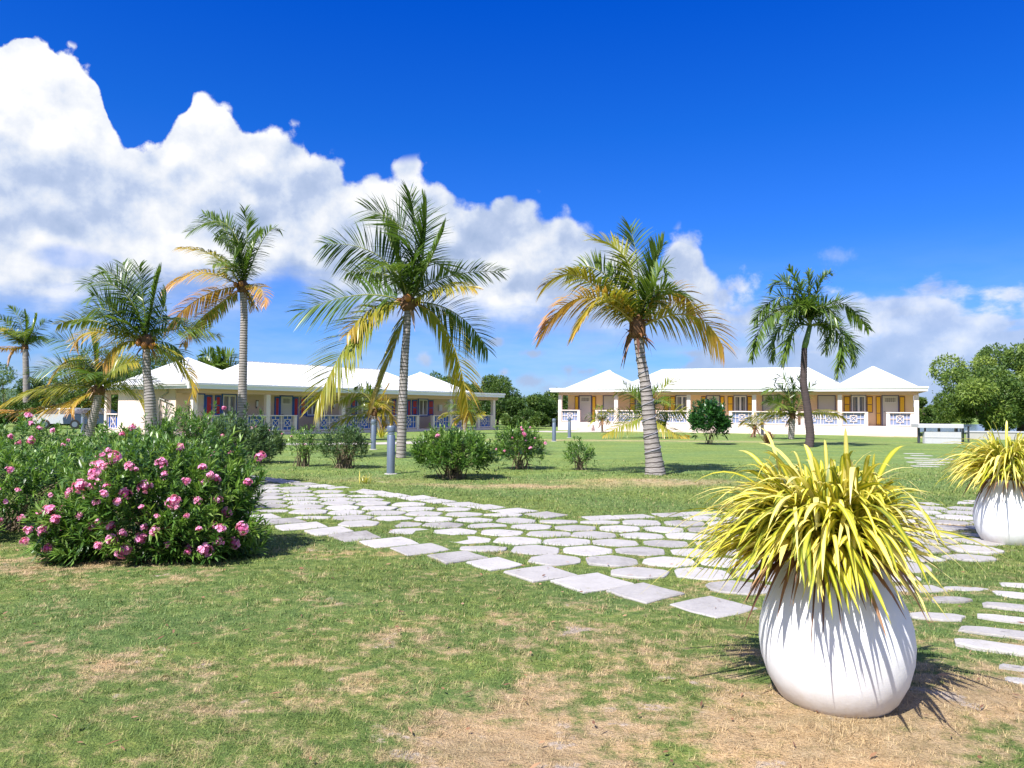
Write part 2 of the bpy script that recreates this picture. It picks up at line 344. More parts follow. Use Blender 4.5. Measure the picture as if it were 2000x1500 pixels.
def lawn_color(n, p, blade):
    dry, n1, n2, n3, n4, p2 = lawn_nodes(n, p)
    gr = n.ramp(n.m('ADD', n.m('MULTIPLY', n3, 0.65), n.m('MULTIPLY', n4, 0.4)), [(0.25, (0.065, 0.13, 0.035)), (0.5, (0.165, 0.24, 0.06)), (0.72, (0.34, 0.38, 0.11))])
    gr = n.mix(n.ss(n1, 0.42, 0.62), gr, n.mix(1.0, gr, (0.90, 0.98, 1.1), 'MULTIPLY'))
    st = n.ramp(n.m('ADD', n.m('MULTIPLY', n3, 0.5), n.m('MULTIPLY', n4, 0.5)), [(0.3, (0.33, 0.22, 0.12)), (0.5, (0.52, 0.38, 0.22)), (0.75, (0.72, 0.57, 0.38))])
    f = n.ss(n.m('ADD', dry, n.m('MULTIPLY', n.m('SUBTRACT', n4, 0.5), 0.9)), 0.02, 0.85)
    c = n.mix(f, gr, st)
    bare = n.ss(n.m('ADD', n.noise(n.v('ADD', p2, (1.2, 4.2, 0)), 1.5, 5, 0.65, 0.5), n.m('MULTIPLY', dry, 0.09)), 0.66, 0.72)
    bare = n.m('MULTIPLY', bare, n.ss(dry, 0.0, 0.4))
    if not blade: c = n.mix(bare, c, n.mix(n3, (0.42, 0.33, 0.25), (0.62, 0.54, 0.47)))
    return c, n4, dry
m, n = mat('lawn'); c, fine, dry = lawn_color(n, pos(n), False)
pp = pos(n); lf = n.m('ADD', n.m('MULTIPLY', n.noise(n.v('MULTIPLY', pp, (0.5, 1.2, 1)), 0.7, 5, 0.65), 0.7), n.m('MULTIPLY', n.noise(n.v('MULTIPLY', pp, (1, 1.6, 1)), 3.5, 5, 0.7), 0.45))
c = n.mix(1.0, c, n.ramp(lf, [(0.38, (0.66, 0.72, 0.66)), (0.56, (1, 1, 1)), (0.74, (1.38, 1.25, 1.1))]), 'MULTIPLY')
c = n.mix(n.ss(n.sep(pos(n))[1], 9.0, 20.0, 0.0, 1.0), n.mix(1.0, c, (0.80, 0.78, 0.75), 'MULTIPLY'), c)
hh = n.m('ADD', fine, n.m('MULTIPLY', n.noise(pos(n), 22.0, 5, 0.7), 1.5))
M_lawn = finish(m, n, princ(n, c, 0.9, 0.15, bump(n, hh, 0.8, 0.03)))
m, n = mat('grass_blade'); c, fine, dry = lawn_color(n, pos(n), True)
r = attr(n, 'rnd'); c = n.mix(1.0, c, n.ramp(r, [(0, (0.42, 0.48, 0.42)), (0.45, (0.95, 0.95, 0.92)), (1, (1.6, 1.5, 1.35))]), 'MULTIPLY')
c = n.mix(n.ss(n.m('ADD', r, n.m('MULTIPLY', dry, 0.25)), 0.90, 0.97, 0.0, 0.8), c, (0.55, 0.42, 0.22))
p = princ(n, c, 0.55, 0.3); tr = n.new('ShaderNodeBsdfTranslucent'); n.put(tr.inputs[0], c)
mx = n.new('ShaderNodeMixShader'); mx.inputs[0].default_value = 0.3; n.l.new(p, mx.inputs[1]); n.l.new(tr.outputs[0], mx.inputs[2]); M_blade = finish(m, n, mx.outputs[0])

m, n = mat('stone'); o = pos(n)
f1 = n.noise(o, 2.3, 5, 0.6); f2 = n.noise(o, 26, 6, 0.7); rr = attr(n, 'rnd')
c = n.ramp(n.m('ADD', n.m('MULTIPLY', f1, 0.4), n.m('ADD', n.m('MULTIPLY', f2, 0.35), n.m('MULTIPLY', rr, 0.28))), [(0.25, (0.18, 0.165, 0.15)), (0.42, (0.35, 0.33, 0.315)), (0.8, (0.52, 0.495, 0.47))])
c = n.mix(n.ss(n.noise(o, 5, 6, 0.7), 0.55, 0.72, 0, 0.55), c, (0.27, 0.25, 0.18))
M_stone = finish(m, n, princ(n, c, 0.85, 0.3, bump(n, n.m('ADD', f2, n.noise(o, 110, 3, 0.7)), 0.45, 0.01)))

m, n = mat('whitewashed_pot'); o = objc(n)
c = n.mix(n.ss(n.noise(o, 3.0, 6, 0.65), 0.56, 0.72, 0, 0.25), (0.80, 0.80, 0.81), (0.66, 0.65, 0.63))
oz = n.sep(o)[2]
c = n.mix(n.m('MULTIPLY', n.ss(n.m('ADD', oz, n.m('MULTIPLY', n.noise(o, 9, 5, 0.7), 0.22)), 0.32, 0.08), 0.75), c, (0.52, 0.44, 0.34))
c = n.mix(n.ss(n.noise(n.v('MULTIPLY', o, (4, 4, 22)), 2.4, 6, 0.7), 0.70, 0.76, 0, 0.45), c, (0.42, 0.40, 0.38))
c = n.mix(n.ss(n.noise(n.v('ADD', o, (5, 5, 5)), 30, 3, 0.6), 0.74, 0.78, 0, 0.6), c, (0.35, 0.3, 0.26))
M_pot = finish(m, n, princ(n, c, 0.6, 0.3, bump(n, n.m('ADD', n.noise(o, 5, 4, 0.5), n.m('MULTIPLY', n.noise(n.v('MULTIPLY', o, (1, 1, 3)), 42, 4, 0.6), 0.25)), 0.16, 0.02)))
M_soil = simple('soil', (0.09, 0.055, 0.035), 0.95, 0.1, 0.3)
def f_stripe(n):
    a = n.m('ABSOLUTE', n.m('SUBTRACT', attr(n, 'across'), 0.5)); r = attr(n, 'rnd'); t = attr(n, 't')
    k = n.m('ADD', n.m('MULTIPLY', a, 0.9), n.m('MULTIPLY', n.m('SUBTRACT', r, 0.5), 0.75))
    return n.m('ADD', k, n.m('MULTIPLY', n.m('SUBTRACT', 0.5, t), 0.18), clamp=True)
M_spider = leafmat('variegated_leaf', [(0.0, (0.82, 0.70, 0.22)), (0.16, (0.64, 0.54, 0.05)), (0.34, (0.44, 0.42, 0.03)), (0.52, (0.20, 0.24, 0.025)), (0.85, (0.08, 0.13, 0.018))], f_stripe, 0.25, 0.38, 0.45, 1.3)
M_deadleaf = leafmat('withered_leaf', [(0, (0.10, 0.045, 0.03)), (0.6, (0.26, 0.13, 0.07)), (1, (0.45, 0.27, 0.15))], lambda n: attr(n, 'rnd'), 0.15)
def f_dry(n): return n.m('ADD', attr(n, 'dry'), n.m('MULTIPLY', n.m('SUBTRACT', n.noise(pos(n), 3.0, 3, 0.6), 0.5), 0.25), clamp=True)
PALMR = [(0.0, (0.05, 0.105, 0.022)), (0.18, (0.125, 0.195, 0.032)), (0.36, (0.22, 0.25, 0.035)), (0.55, (0.36, 0.30, 0.035)), (0.75, (0.52, 0.31, 0.06)), (0.9, (0.55, 0.30, 0.14)), (1.0, (0.42, 0.25, 0.14))]
M_palm = leafmat('palm_leaf', PALMR, f_dry, 0.28, 0.33, 0.5, 1.5)
m, n = mat('palm_bark'); o = objc(n); t = attr(n, 'ring'); rings = n.m('FRACT', n.m('ADD', t, n.m('MULTIPLY', n.noise(o, 3, 3, 0.5), 0.7)))
c = n.ramp(n.m('ADD', n.m('MULTIPLY', n.noise(n.v('MULTIPLY', o, (1, 1, 6)), 5, 6, 0.7), 0.7), n.m('MULTIPLY', n.ss(rings, 0.0, 0.35), 0.42)), [(0.28, (0.07, 0.055, 0.05)), (0.55, (0.20, 0.17, 0.155)), (0.85, (0.38, 0.345, 0.325))])
M_bark = finish(m, n, princ(n, c, 0.9, 0.2, bump(n, n.m('ADD', n.ss(rings, 0.0, 0.3), n.noise(n.v('MULTIPLY', o, (1, 1, 4)), 14, 5, 0.7)), 0.7, 0.03)))
M_husk = simple('husk', (0.20, 0.11, 0.06), 0.9, 0.2, 0.35, 8, 0.5)
M_rachis = leafmat('frond_rib', [(0, (0.20, 0.24, 0.06)), (0.5, (0.42, 0.34, 0.08)), (1, (0.45, 0.25, 0.08))], lambda n: attr(n, 'dry'), 0.05)
M_coconut = simple('coconut', (0.42, 0.16, 0.03), 0.5, 0.5, 0.15)
M_crownshaft = simple('crownshaft', (0.14, 0.22, 0.06), 0.4, 0.5, 0.15)
M_purpletrunk = simple('dark_trunk', (0.10, 0.075, 0.075), 0.85, 0.2, 0.3, 6, 0.5)
def f_rnd(n): return n.m('ADD', n.m('MULTIPLY', attr(n, 'rnd'), 0.75), n.m('MULTIPLY', n.noise(pos(n), 2.2, 3, 0.6), 0.35), clamp=True)
M_oleander = leafmat('oleander_leaf', [(0.1, (0.02, 0.06, 0.014)), (0.4, (0.06, 0.14, 0.025)), (0.68, (0.16, 0.28, 0.045)), (1, (0.36, 0.46, 0.12))], f_rnd, 0.25, 0.38, 0.5)
M_oleander_dull = leafmat('dull_oleander_leaf', [(0.1, (0.035, 0.075, 0.028)), (0.45, (0.07, 0.13, 0.045)), (0.75, (0.12, 0.19, 0.06)), (1, (0.24, 0.30, 0.10))], f_rnd, 0.2, 0.45, 0.4)
M_step = simple('step_render', (0.62, 0.50, 0.45), 0.85, 0.2, 0.08, 2, 0.15, 80)
M_petal = leafmat('pink_petal', [(0.0, (0.62, 0.09, 0.30)), (0.4, (0.84, 0.26, 0.50)), (0.75, (0.90, 0.46, 0.66)), (1.0, (0.93, 0.70, 0.83))], lambda n: n.m('ADD', n.m('MULTIPLY', attr(n, 't'), 0.45), n.m('MULTIPLY', attr(n, 'rnd'), 0.5)), 0.3, 0.5, 0.2, 1.1)
M_stem = simple('shrub_stem', (0.22, 0.17, 0.11), 0.9, 0.2, 0.3)
M_tree = leafmat('tree_leaf', [(0.1, (0.022, 0.055, 0.012)), (0.45, (0.055, 0.11, 0.02)), (0.75, (0.11, 0.17, 0.03)), (1, (0.20, 0.25, 0.05))], f_rnd, 0.25, 0.5, 0.3)
M_olive = leafmat('sea_grape_leaf', [(0.1, (0.035, 0.08, 0.018)), (0.45, (0.09, 0.155, 0.03)), (0.75, (0.19, 0.26, 0.045)), (1, (0.32, 0.38, 0.08))], f_rnd, 0.25, 0.5, 0.35)
M_darkleaf = leafmat('glossy_dark_leaf', [(0.1, (0.015, 0.05, 0.015)), (0.5, (0.03, 0.10, 0.025)), (1, (0.08, 0.22, 0.04))], f_rnd, 0.2, 0.3, 0.5)
M_trunk = simple('tree_trunk', (0.13, 0.10, 0.075), 0.9, 0.2, 0.3, 6, 0.5)
M_pinkwall = simple('pink_render', (0.82, 0.66, 0.60), 0.85, 0.2, 0.05, 1.5, 0.15, 80)
M_peach = simple('peach_render', (0.92, 0.64, 0.38), 0.85, 0.2, 0.06, 1.5, 0.15, 80)
M_beige = simple('beige_render', (0.74, 0.57, 0.43), 0.85, 0.2, 0.06, 1.5, 0.15, 80)
M_column = simple('cream_column', (0.80, 0.67, 0.62), 0.8, 0.2, 0.05, 2, 0.12, 80, stain=((0.5, 0.42, 0.36), 0.3))
M_roof = simple('white_metal_roof', (0.70, 0.70, 0.71), 0.5, 0.4, 0.04, 0.7, 0.03, 30)
M_fascia = simple('white_fascia', (0.80, 0.80, 0.82), 0.5, 0.4, 0.03, 1)
M_soffit = simple('soffit', (0.66, 0.46, 0.37), 0.8, 0.2, 0.08, 2)
M_whitewood = simple('white_joinery', (0.80, 0.78, 0.76), 0.5, 0.4, 0.04, 3)
M_door = simple('cream_door', (0.62, 0.58, 0.52), 0.5, 0.4, 0.05, 3)
M_blue = simple('blue_paint', (0.012, 0.10, 0.48), 0.45, 0.5, 0.12, 3)
M_slate = simple('slate_blue_paint', (0.12, 0.12, 0.22), 0.5, 0.4, 0.12, 3)
M_brownframe = simple('brown_paint', (0.20, 0.09, 0.07), 0.5, 0.4, 0.12, 3)
M_red = simple('red_paint', (0.50, 0.012, 0.03), 0.45, 0.5, 0.12, 3)
M_yellow = simple('yellow_paint', (0.95, 0.52, 0.015), 0.45, 0.5, 0.08, 3)
M_paleblue = simple('pale_blue_paint', (0.22, 0.27, 0.43), 0.5, 0.5, 0.08, 3)
m, n = mat('window_glass'); M_glass = finish(m, n, princ(n, n.ramp(n.noise(n.v('MULTIPLY', objc(n), (9, 9, 0.6)), 3, 3, 0.5), [(0.35, (0.03, 0.03, 0.035)), (0.6, (0.13, 0.12, 0.11))]), 0.08, 0.8))
M_curtain = simple('curtain', (0.35, 0.33, 0.31), 0.9, 0.2, 0.25, 4)
M_steel = simple('bluish_grey_metal', (0.17, 0.21, 0.27), 0.38, 0.5, 0.12, 5, 0.05, 50, metal=0.35)
M_darksteel = simple('dark_metal', (0.06, 0.07, 0.09), 0.4, 0.5, 0.12, 5, metal=0.3)
m, n = mat('lamp_lens'); M_lens = finish(m, n, princ(n, (0.75, 0.78, 0.8), 0.15, 0.6))
M_concrete = simple('concrete', (0.48, 0.46, 0.43), 0.9, 0.2, 0.15, 5, 0.3)
M_pathpale = simple('sandy_walk', (0.52, 0.47, 0.42), 0.9, 0.2, 0.15, 1.0, 0.3)
M_rope = simple('rope', (0.33, 0.33, 0.38), 0.8, 0.3, 0.2)
M_hill = leafmat('far_wood', [(0.2, (0.05, 0.09, 0.06)), (0.8, (0.09, 0.14, 0.09))], f_rnd, 0.0, 0.9, 0.1)
m, n = mat('pond_water'); p_ = pos(n); M_water = finish(m, n, princ(n, (0.10, 0.14, 0.18), 0.12, 0.5, bump(n, n.noise(p_, 1.2, 4, 0.6), 0.25, 0.05)))
M_carbody = simple('silver_car_paint', (0.50, 0.52, 0.55), 0.3, 0.6, 0.03)
M_carbody2 = simple('dark_car_paint', (0.03, 0.05, 0.09), 0.25, 0.6, 0.03)
M_rubber = simple('rubber', (0.02, 0.02, 0.02), 0.8, 0.3, 0.1)
M_trunkwhite = simple('white_painted_wall', (0.50, 0.50, 0.52), 0.7, 0.3, 0.06, 2, stain=((0.5, 0.5, 0.48), 0.4))
# ------------------------------------------------------------------ ground
def lawn_z(X, Y):
    fade = np.exp(-((Y / 22.0) ** 2))
    z = (np.sin(X * 1.3 + 0.6 * Y) * np.sin(Y * 1.1 - X * 0.4) * 0.012 + np.sin(X * 3.1 + 1.0) * np.sin(Y * 2.7 + X) * 0.006) * fade
    z += 0.07 * np.exp(-(((X - 3.2) / 1.8) ** 2 + ((Y - 17.4) / 1.1) ** 2))
    return z
gx = np.sinh(np.linspace(-7.6, 7.6, 260)) * 3.0; gx = gx[(gx > -3200) & (gx < 3200)]
gy = np.concatenate([-np.sinh(np.linspace(6.4, 0.4, 40)) * 3.0, np.sinh(np.linspace(0, 7.6, 240)) * 3.0 + 0.0])
XX, YY = np.meshgrid(gx, gy); ZZ = lawn_z(XX, YY) - 0.002
a = len(gx); b = len(gy); ii = np.arange(a * b).reshape(b, a)
F = np.stack([ii[:-1, :-1], ii[:-1, 1:], ii[1:, 1:], ii[1:, :-1]], -1).reshape(-1, 4)
o = link('ground', np_mesh('ground', np.stack([XX, YY, ZZ], -1), F, smooth=True), M_lawn); tag(o, kind='structure')

# ------------------------------------------------------------------ stone paving
STONES = []       # (cx, cy, radius) for keeping grass off
def stone(mb, pts, z=0.009, att=None, corner=1):
    pts = np.array(pts, float); c = pts.mean(0)
    for _ in range(corner):
        q = []
        for i in range(len(pts)):
            p0, p1 = pts[i], pts[(i + 1) % len(pts)]; q += [p0 * .86 + p1 * .14, p0 * .14 + p1 * .86]
        pts = np.array(q)
    pts = pts + rng.normal(0, 0.011, pts.shape)
    k = len(mb.v); m_ = len(pts); z = z + rng.uniform(-.004, .006); tx, ty = rng.normal(0, .01, 2)
    for (s, zz) in ((1.0, -0.03), (1.0, z - 0.008), (0.965, z)):
        for p in pts:
            q = c + (p - c) * s; mb.v.append((q[0], q[1], zz + (tx * (q[0] - c[0]) + ty * (q[1] - c[1]) if zz > 0 else 0)))
    for L in (0, 1):
        for i in range(m_):
            j = (i + 1) % m_; mb.f.append((k + L * m_ + i, k + L * m_ + j, k + (L + 1) * m_ + j, k + (L + 1) * m_ + i))
    mb.f.append(tuple(k + 2 * m_ + i for i in range(m_)))
    att += [rng.uniform()] * (3 * m_)
    STONES.append((c[0], c[1], pts))
av = np.array([.735, -.678]); bv = np.array([.678, .735])
def line_d(p, q): return float(np.dot(np.array(p) - np.array(q), bv))
mb = MB(); att = []
L0 = np.array([-.557, 7.96]); c1 = np.array([.19, -.555]); c2 = np.array([.565, -.035])
U0 = np.array([-.77, 12.34]); Hc = np.array([1.0, 10.78]); U2d = np.array([.945, .33]); U2n = np.array([-.33, .945])
Bc = np.array([1.75, 5.75]); Cc = np.array([4.5, 7.55]); Dc = np.array([8.3, 11.1])
def sgn(p, a, b): return (b[0] - a[0]) * (p[1] - a[1]) - (b[1] - a[1]) * (p[0] - a[0])
def ddist(p, a, b): return sgn(p, a, b) / np.linalg.norm(np.array(b) - np.array(a))
# border rows of squarish slabs
for k in range(-17, 6):
    c = L0 + av * 0.573 * k + rng.normal(0, .02, 2)
    if c[0] > 1.75: continue
    w = .238 + rng.uniform(-.02, .03); h = .232 + rng.uniform(-.02, .02)
    q1 = np.array([.545, -.838]) * w * rng.uniform(.9, 1.02); q2 = (np.array([.775, .632]) + rng.normal(0, .06, 2)) * h * rng.uniform(1.05, 1.2)
    stone(mb, [c - q1 - q2, c - q2 * 1.04, c + q1 - q2, c + q1 * 1.03, c + q1 + q2, c + q2, c - q1 + q2, c - q1 * 1.03], att=att, corner=0)
for k in range(-15, 4):
    c = U0 + av * 0.573 * k + rng.normal(0, .02, 2)
    if c[0] > 0.9: continue
    w = .25; h = .205
    q1 = np.array([.60, -.80]) * w * .95; q2 = (np.array([.78, .62]) + rng.normal(0, .08, 2)) * h * 1.15
    stone(mb, [c - q1 - q2, c - q2 * 1.04, c + q1 - q2, c + q1 * 1.03, c + q1 + q2, c + q2, c - q1 + q2, c - q1 * 1.03], att=att, corner=0)
for k in range(0, 22):
    c = Hc + U2d * (0.25 + 0.56 * k) + rng.normal(0, .02, 2); q1 = U2d * .23; q2 = U2n * .17
    stone(mb, [c - q1 - q2, c - q2 * 1.04, c + q1 - q2, c + q1 * 1.03, c + q1 + q2, c + q2, c - q1 + q2, c - q1 * 1.03], att=att, corner=0)
for i in range(-45, 46):
    for j in range(-30, 46):
        p = np.array([1.21, 7.2]) + c1 * i + c2 * j
        dL = line_d(p, L0); dU = -line_d(p, U0); dU2 = -float(np.dot(p - Hc, U2n))
        dR = -ddist(p, Bc, Cc) if p[0] < Cc[0] else -ddist(p, Cc, Dc)
        dR = -dR
        if p[0] < 1.0: ok = dL > .42 and dU > .36 and p[0] > -12
        else: ok = dL > .42 and dU2 > .30 and dR > .12 and p[0] < 14
        if not ok: continue
        small = (p[0] < 1.0 and (dL < .56 or dU < .5)) or (p[0] >= 1 and (dU2 < .42 or dR < .3 or dL < .56))
        hexp = []
        for q in range(6):
            an = R(60 * q - 30 - 4) + rng.normal(0, .05); rx = .305; rr_ = rx * rng.uniform(.97, 1.07)
            hexp.append(p + np.array([math.cos(an) * rr_ * 0.97, math.sin(an) * rr_ * (.86 if not small else .5)]))
        stone(mb, hexp, att=att)
# odd loose stones right of the front planter
for (px, py, w, h) in ((1852, 1172, .2, .10), (1832, 1204, .22, .13), (1886, 1150, .18, .08), (1790, 1150, .3, .14)):
    c = G(px, py)[:2]; stone(mb, [c + np.array([math.cos(t) * w * rng.uniform(.7, 1.1), math.sin(t) * h * rng.uniform(.7, 1.1)]) for t in np.linspace(0, 2 * math.pi, 8)[:-1]], att=att)
me = bpy.data.meshes.new('path'); me.from_pydata(mb.v, [], mb.f); me.update(); at = me.attributes.new('rnd', 'FLOAT', 'POINT'); at.data.foreach_set('value', np.array(att, np.float32))
tag(link('path', me, M_stone), 'stone paved path of hexagonal grey slabs with grass joints', kind='structure')
mb = MB(); att = []
for (px, py, ln) in ((1955, 1141, 1.6), (1942, 1159, 1.6), (1919, 1180, 1.7), (1908, 1201, 1.6), (1875, 1227, 1.6), (1862, 1256, 1.6), (1951, 1301, 1.1), (1961, 1325, 1.0)):
    c = G(px, py)[:2]; d = np.array([.88, -.47]); nn = np.array([.47, .88]) * (0.095 if py < 1290 else 0.05)
    stone(mb, [c - nn, c + d * ln * .5 - nn, c + d * ln - nn, c + d * ln + nn, c + d * ln * .5 + nn, c + nn], att=att)
for (px, py) in ((1785, 886), (1800, 890), (1790, 895), (1808, 899), (1796, 903), (1818, 907), (1806, 911), (1830, 903), (1840, 897)):
    c = G(px, py)[:2]; stone(mb, [c + np.array(q) for q in ((-.38, -.13), (.38, -.15), (.4, .13), (-.36, .15))], att=att)
me = bpy.data.meshes.new('path'); me.from_pydata(mb.v, [], mb.f); me.update(); at = me.attributes.new('rnd', 'FLOAT', 'POINT'); at.data.foreach_set('value', np.array(att, np.float32))
tag(link('path', me, M_stone), 'long narrow stone slabs stepping across the grass right of the planters', kind='structure')
def strip_path(name, pxs, half, m_, z):
    pts = [G(px, py)[:2] for px, py in pxs]; vs = []
    for i, p in enumerate(pts):
        t = pts[min(i + 1, len(pts) - 1)] - pts[max(i - 1, 0)]; t = t / np.linalg.norm(t); nn = np.array([-t[1], t[0]]) * half
        vs += [(p[0] - nn[0], p[1] - nn[1], z), (p[0] + nn[0], p[1] + nn[1], z)]
    me = bpy.data.meshes.new(name); me.from_pydata(vs, [], [(2 * i, 2 * i + 1, 2 * i + 3, 2 * i + 2) for i in range(len(pts) - 1)]); me.update()
    return tag(link(name, me, m_), kind='structure')
strip_path('walkway', [(300, 866), (470, 868), (640, 867), (760, 866), (880, 862)], 1.0, M_pathpale, .006)
strip_path('walkway', [(1040, 842), (1085, 843.5), (1140, 843), (1200, 841)], 1.6, M_pathpale, .005)

# ------------------------------------------------------------------ grass blades
NB = 620000
Y_ = rng.uniform(0, 1, NB); k_ = 0.35; y0, y1 = 2.3, 24.0
Y_ = (y0 ** k_ + Y_ * (y1 ** k_ - y0 ** k_)) ** (1 / k_)
X_ = Y_ * rng.uniform(-0.84, 0.84, NB)
dryv = np.zeros(NB)
for (cx, cy, rx, ry, am) in DRY: dryv += am * np.exp(-(((X_ - cx) / rx) ** 2 + ((Y_ - cy) / ry) ** 2))
keep = rng.uniform(0, 1, NB) > np.clip(dryv - .35, 0, .45)
keep &= rng.uniform(0, 1, NB) > np.clip((Y_ - 16) / 9.0, 0, .85)
keep &= ((X_ - POT1[0]) ** 2 + (Y_ - POT1[1]) ** 2 > .30 ** 2) & ((X_ - POT2[0]) ** 2 + (Y_ - POT2[1]) ** 2 > .3 ** 2)
# clumpiness
cl = np.sin(X_ * 7.1 + np.sin(Y_ * 5.3) * 2) * np.sin(Y_ * 8.3 + np.sin(X_ * 4.7) * 2); keep &= rng.uniform(0, 1, NB) < 0.75 + .3 * cl
X_, Y_, dryv, cl = X_[keep], Y_[keep], dryv[keep], cl[keep]
cell = {}
key = np.floor(X_ / .5).astype(int) * 1000 + np.floor(Y_ / .5).astype(int)
order = np.argsort(key); ks = key[order]; bad = np.zeros(len(X_), bool)
def inside(poly, x, y):
    ins = np.zeros(len(x), bool); m_ = len(poly)
    for i in range(m_):
        xa, ya = poly[i]; xb, yb = poly[(i + 1) % m_]
        c_ = ((ya > y) != (yb > y)); xi = (xb - xa) * (y - ya) / (yb - ya + 1e-12) + xa; ins ^= c_ & (x < xi)
    return ins
for (cx, cy, poly) in STONES:
    if cy > 24.5: continue
    x0, x1, ya, yb = poly[:, 0].min(), poly[:, 0].max(), poly[:, 1].min(), poly[:, 1].max()
    for gx_ in range(int(math.floor(x0 / .5)), int(math.floor(x1 / .5)) + 1):
        for gy_ in range(int(math.floor(ya / .5)), int(math.floor(yb / .5)) + 1):
            kk = gx_ * 1000 + gy_; lo = np.searchsorted(ks, kk); hi = np.searchsorted(ks, kk, 'right')
            if hi > lo:
                idx = order[lo:hi]; bad[idx] |= inside(poly, X_[idx], Y_[idx])
X_, Y_, dryv, cl = X_[~bad], Y_[~bad], dryv[~bad], cl[~bad]; n_ = len(X_)
tuft = np.exp(-(((X_ - 1.55) / .14) ** 2 + ((Y_ - 3.62) / .1) ** 2))
H_ = (rng.uniform(.010, .030, n_) * (1 + .55 * cl) * (1 - .35 * np.clip(dryv, 0, 1)) + tuft * .04) * np.clip(Y_ / 7.0, 1, 1.5)
nt = 2600; ty_ = rng.uniform(2.4, 12, nt); tx_ = ty_ * rng.uniform(-.8, .8, nt); kp = np.ones(nt, bool)
for (cx, cy, poly) in STONES:
    kp &= ((tx_ - cx) ** 2 + (ty_ - cy) ** 2) > .36 ** 2
tx_, ty_ = tx_[kp], ty_[kp]; kk = 16; tX = np.repeat(tx_, kk) + rng.normal(0, .022, len(tx_) * kk); tY = np.repeat(ty_, kk) + rng.normal(0, .022, len(tx_) * kk)
X_ = np.concatenate([X_, tX]); Y_ = np.concatenate([Y_, tY]); H_ = np.concatenate([H_, np.repeat(rng.uniform(.018, .042, len(tx_)), kk) * rng.uniform(.6, 1.2, len(tX))]); n_ = len(X_)
az = rng.uniform(0, 2 * math.pi, n_); tl = rng.uniform(.35, 1.5, n_)
D_ = np.stack([np.cos(az) * np.sin(tl), np.sin(az) * np.sin(tl), np.cos(tl) + .1], -1)
V, F, t, ac, idx = strips(np.stack([X_, Y_, lawn_z(X_, Y_) - .002], -1), D_, H_ * 1.5, .0030 * np.clip(Y_ / 3.2, 1, 6), .25, 1, prof=np.array([1., .12]))
tag(link('grass', np_mesh('grass', V, F, {'rnd': rng.uniform(0, 1, n_)[idx]}), M_blade), 'short green and straw coloured lawn grass', 'grass', kind='stuff')

nl = 700; ly = rng.uniform(2.4, 14, nl); lx = ly * rng.uniform(-.8, .8, nl); az = rng.uniform(0, 6.28, nl)
V, F, t, ac, idx = strips(np.stack([lx, ly, np.full(nl, .022)], -1), np.stack([np.cos(az), np.sin(az), rng.uniform(-.1, .25, nl)], -1), rng.uniform(.02, .07, nl), rng.uniform(.008, .02, nl), .1, 2, roll=rng.normal(0, .4, nl))
tag(link('leaf_litter', np_mesh('leaf_litter', V, F, {'rnd': rng.uniform(.2, 1, nl)[idx]}), M_deadleaf), 'small dry fallen leaves scattered over the lawn and paving', 'leaf litter', kind='stuff')
# ------------------------------------------------------------------ planters
def make_pot():
    root = empty('planter_pot')
    prof = [(.20, 0.0), (.27, .012), (.315, .06), (.365, .15), (.395, .25), (.405, .34), (.398, .43), (.375, .52), (.338, .60), (.295, .67), (.262, .725), (.250, .76), (.252, .785), (.262, .80), (.255, .81), (.225, .81), (.215, .79), (.215, .72)]
    pr = []
    for i in range(len(prof) - 1):
        for q in np.linspace(0, 1, 3)[:-1]: pr.append((prof[i][0] * (1 - q) + prof[i + 1][0] * q, prof[i][1] * (1 - q) + prof[i + 1][1] * q))
    pr.append(prof[-1]); MB().lathe(pr, 64).build('vessel', M_pot, root, True)
    MB().lathe([(.01, .73), (.214, .73), (.213, .75), (.01, .765)], 24).build('soil', M_soil, root)
    return root
pot = make_pot(); pot.scale = (.95, .95, .98); pot.location = (*POT1[:2], -0.03); pot.rotation_euler = (R(-1.0), R(-1.5), 0)
tag(pot, 'large round white pot in front on the dry grass', 'planter', 'white pots with striped plants')
pot2 = copy_tree(pot); pot2.location = (*POT2[:2], -0.05); pot2.rotation_euler = (0, 0, 2.0)
tag(pot2, 'round white pot farther back, cut by the right edge of the photo')
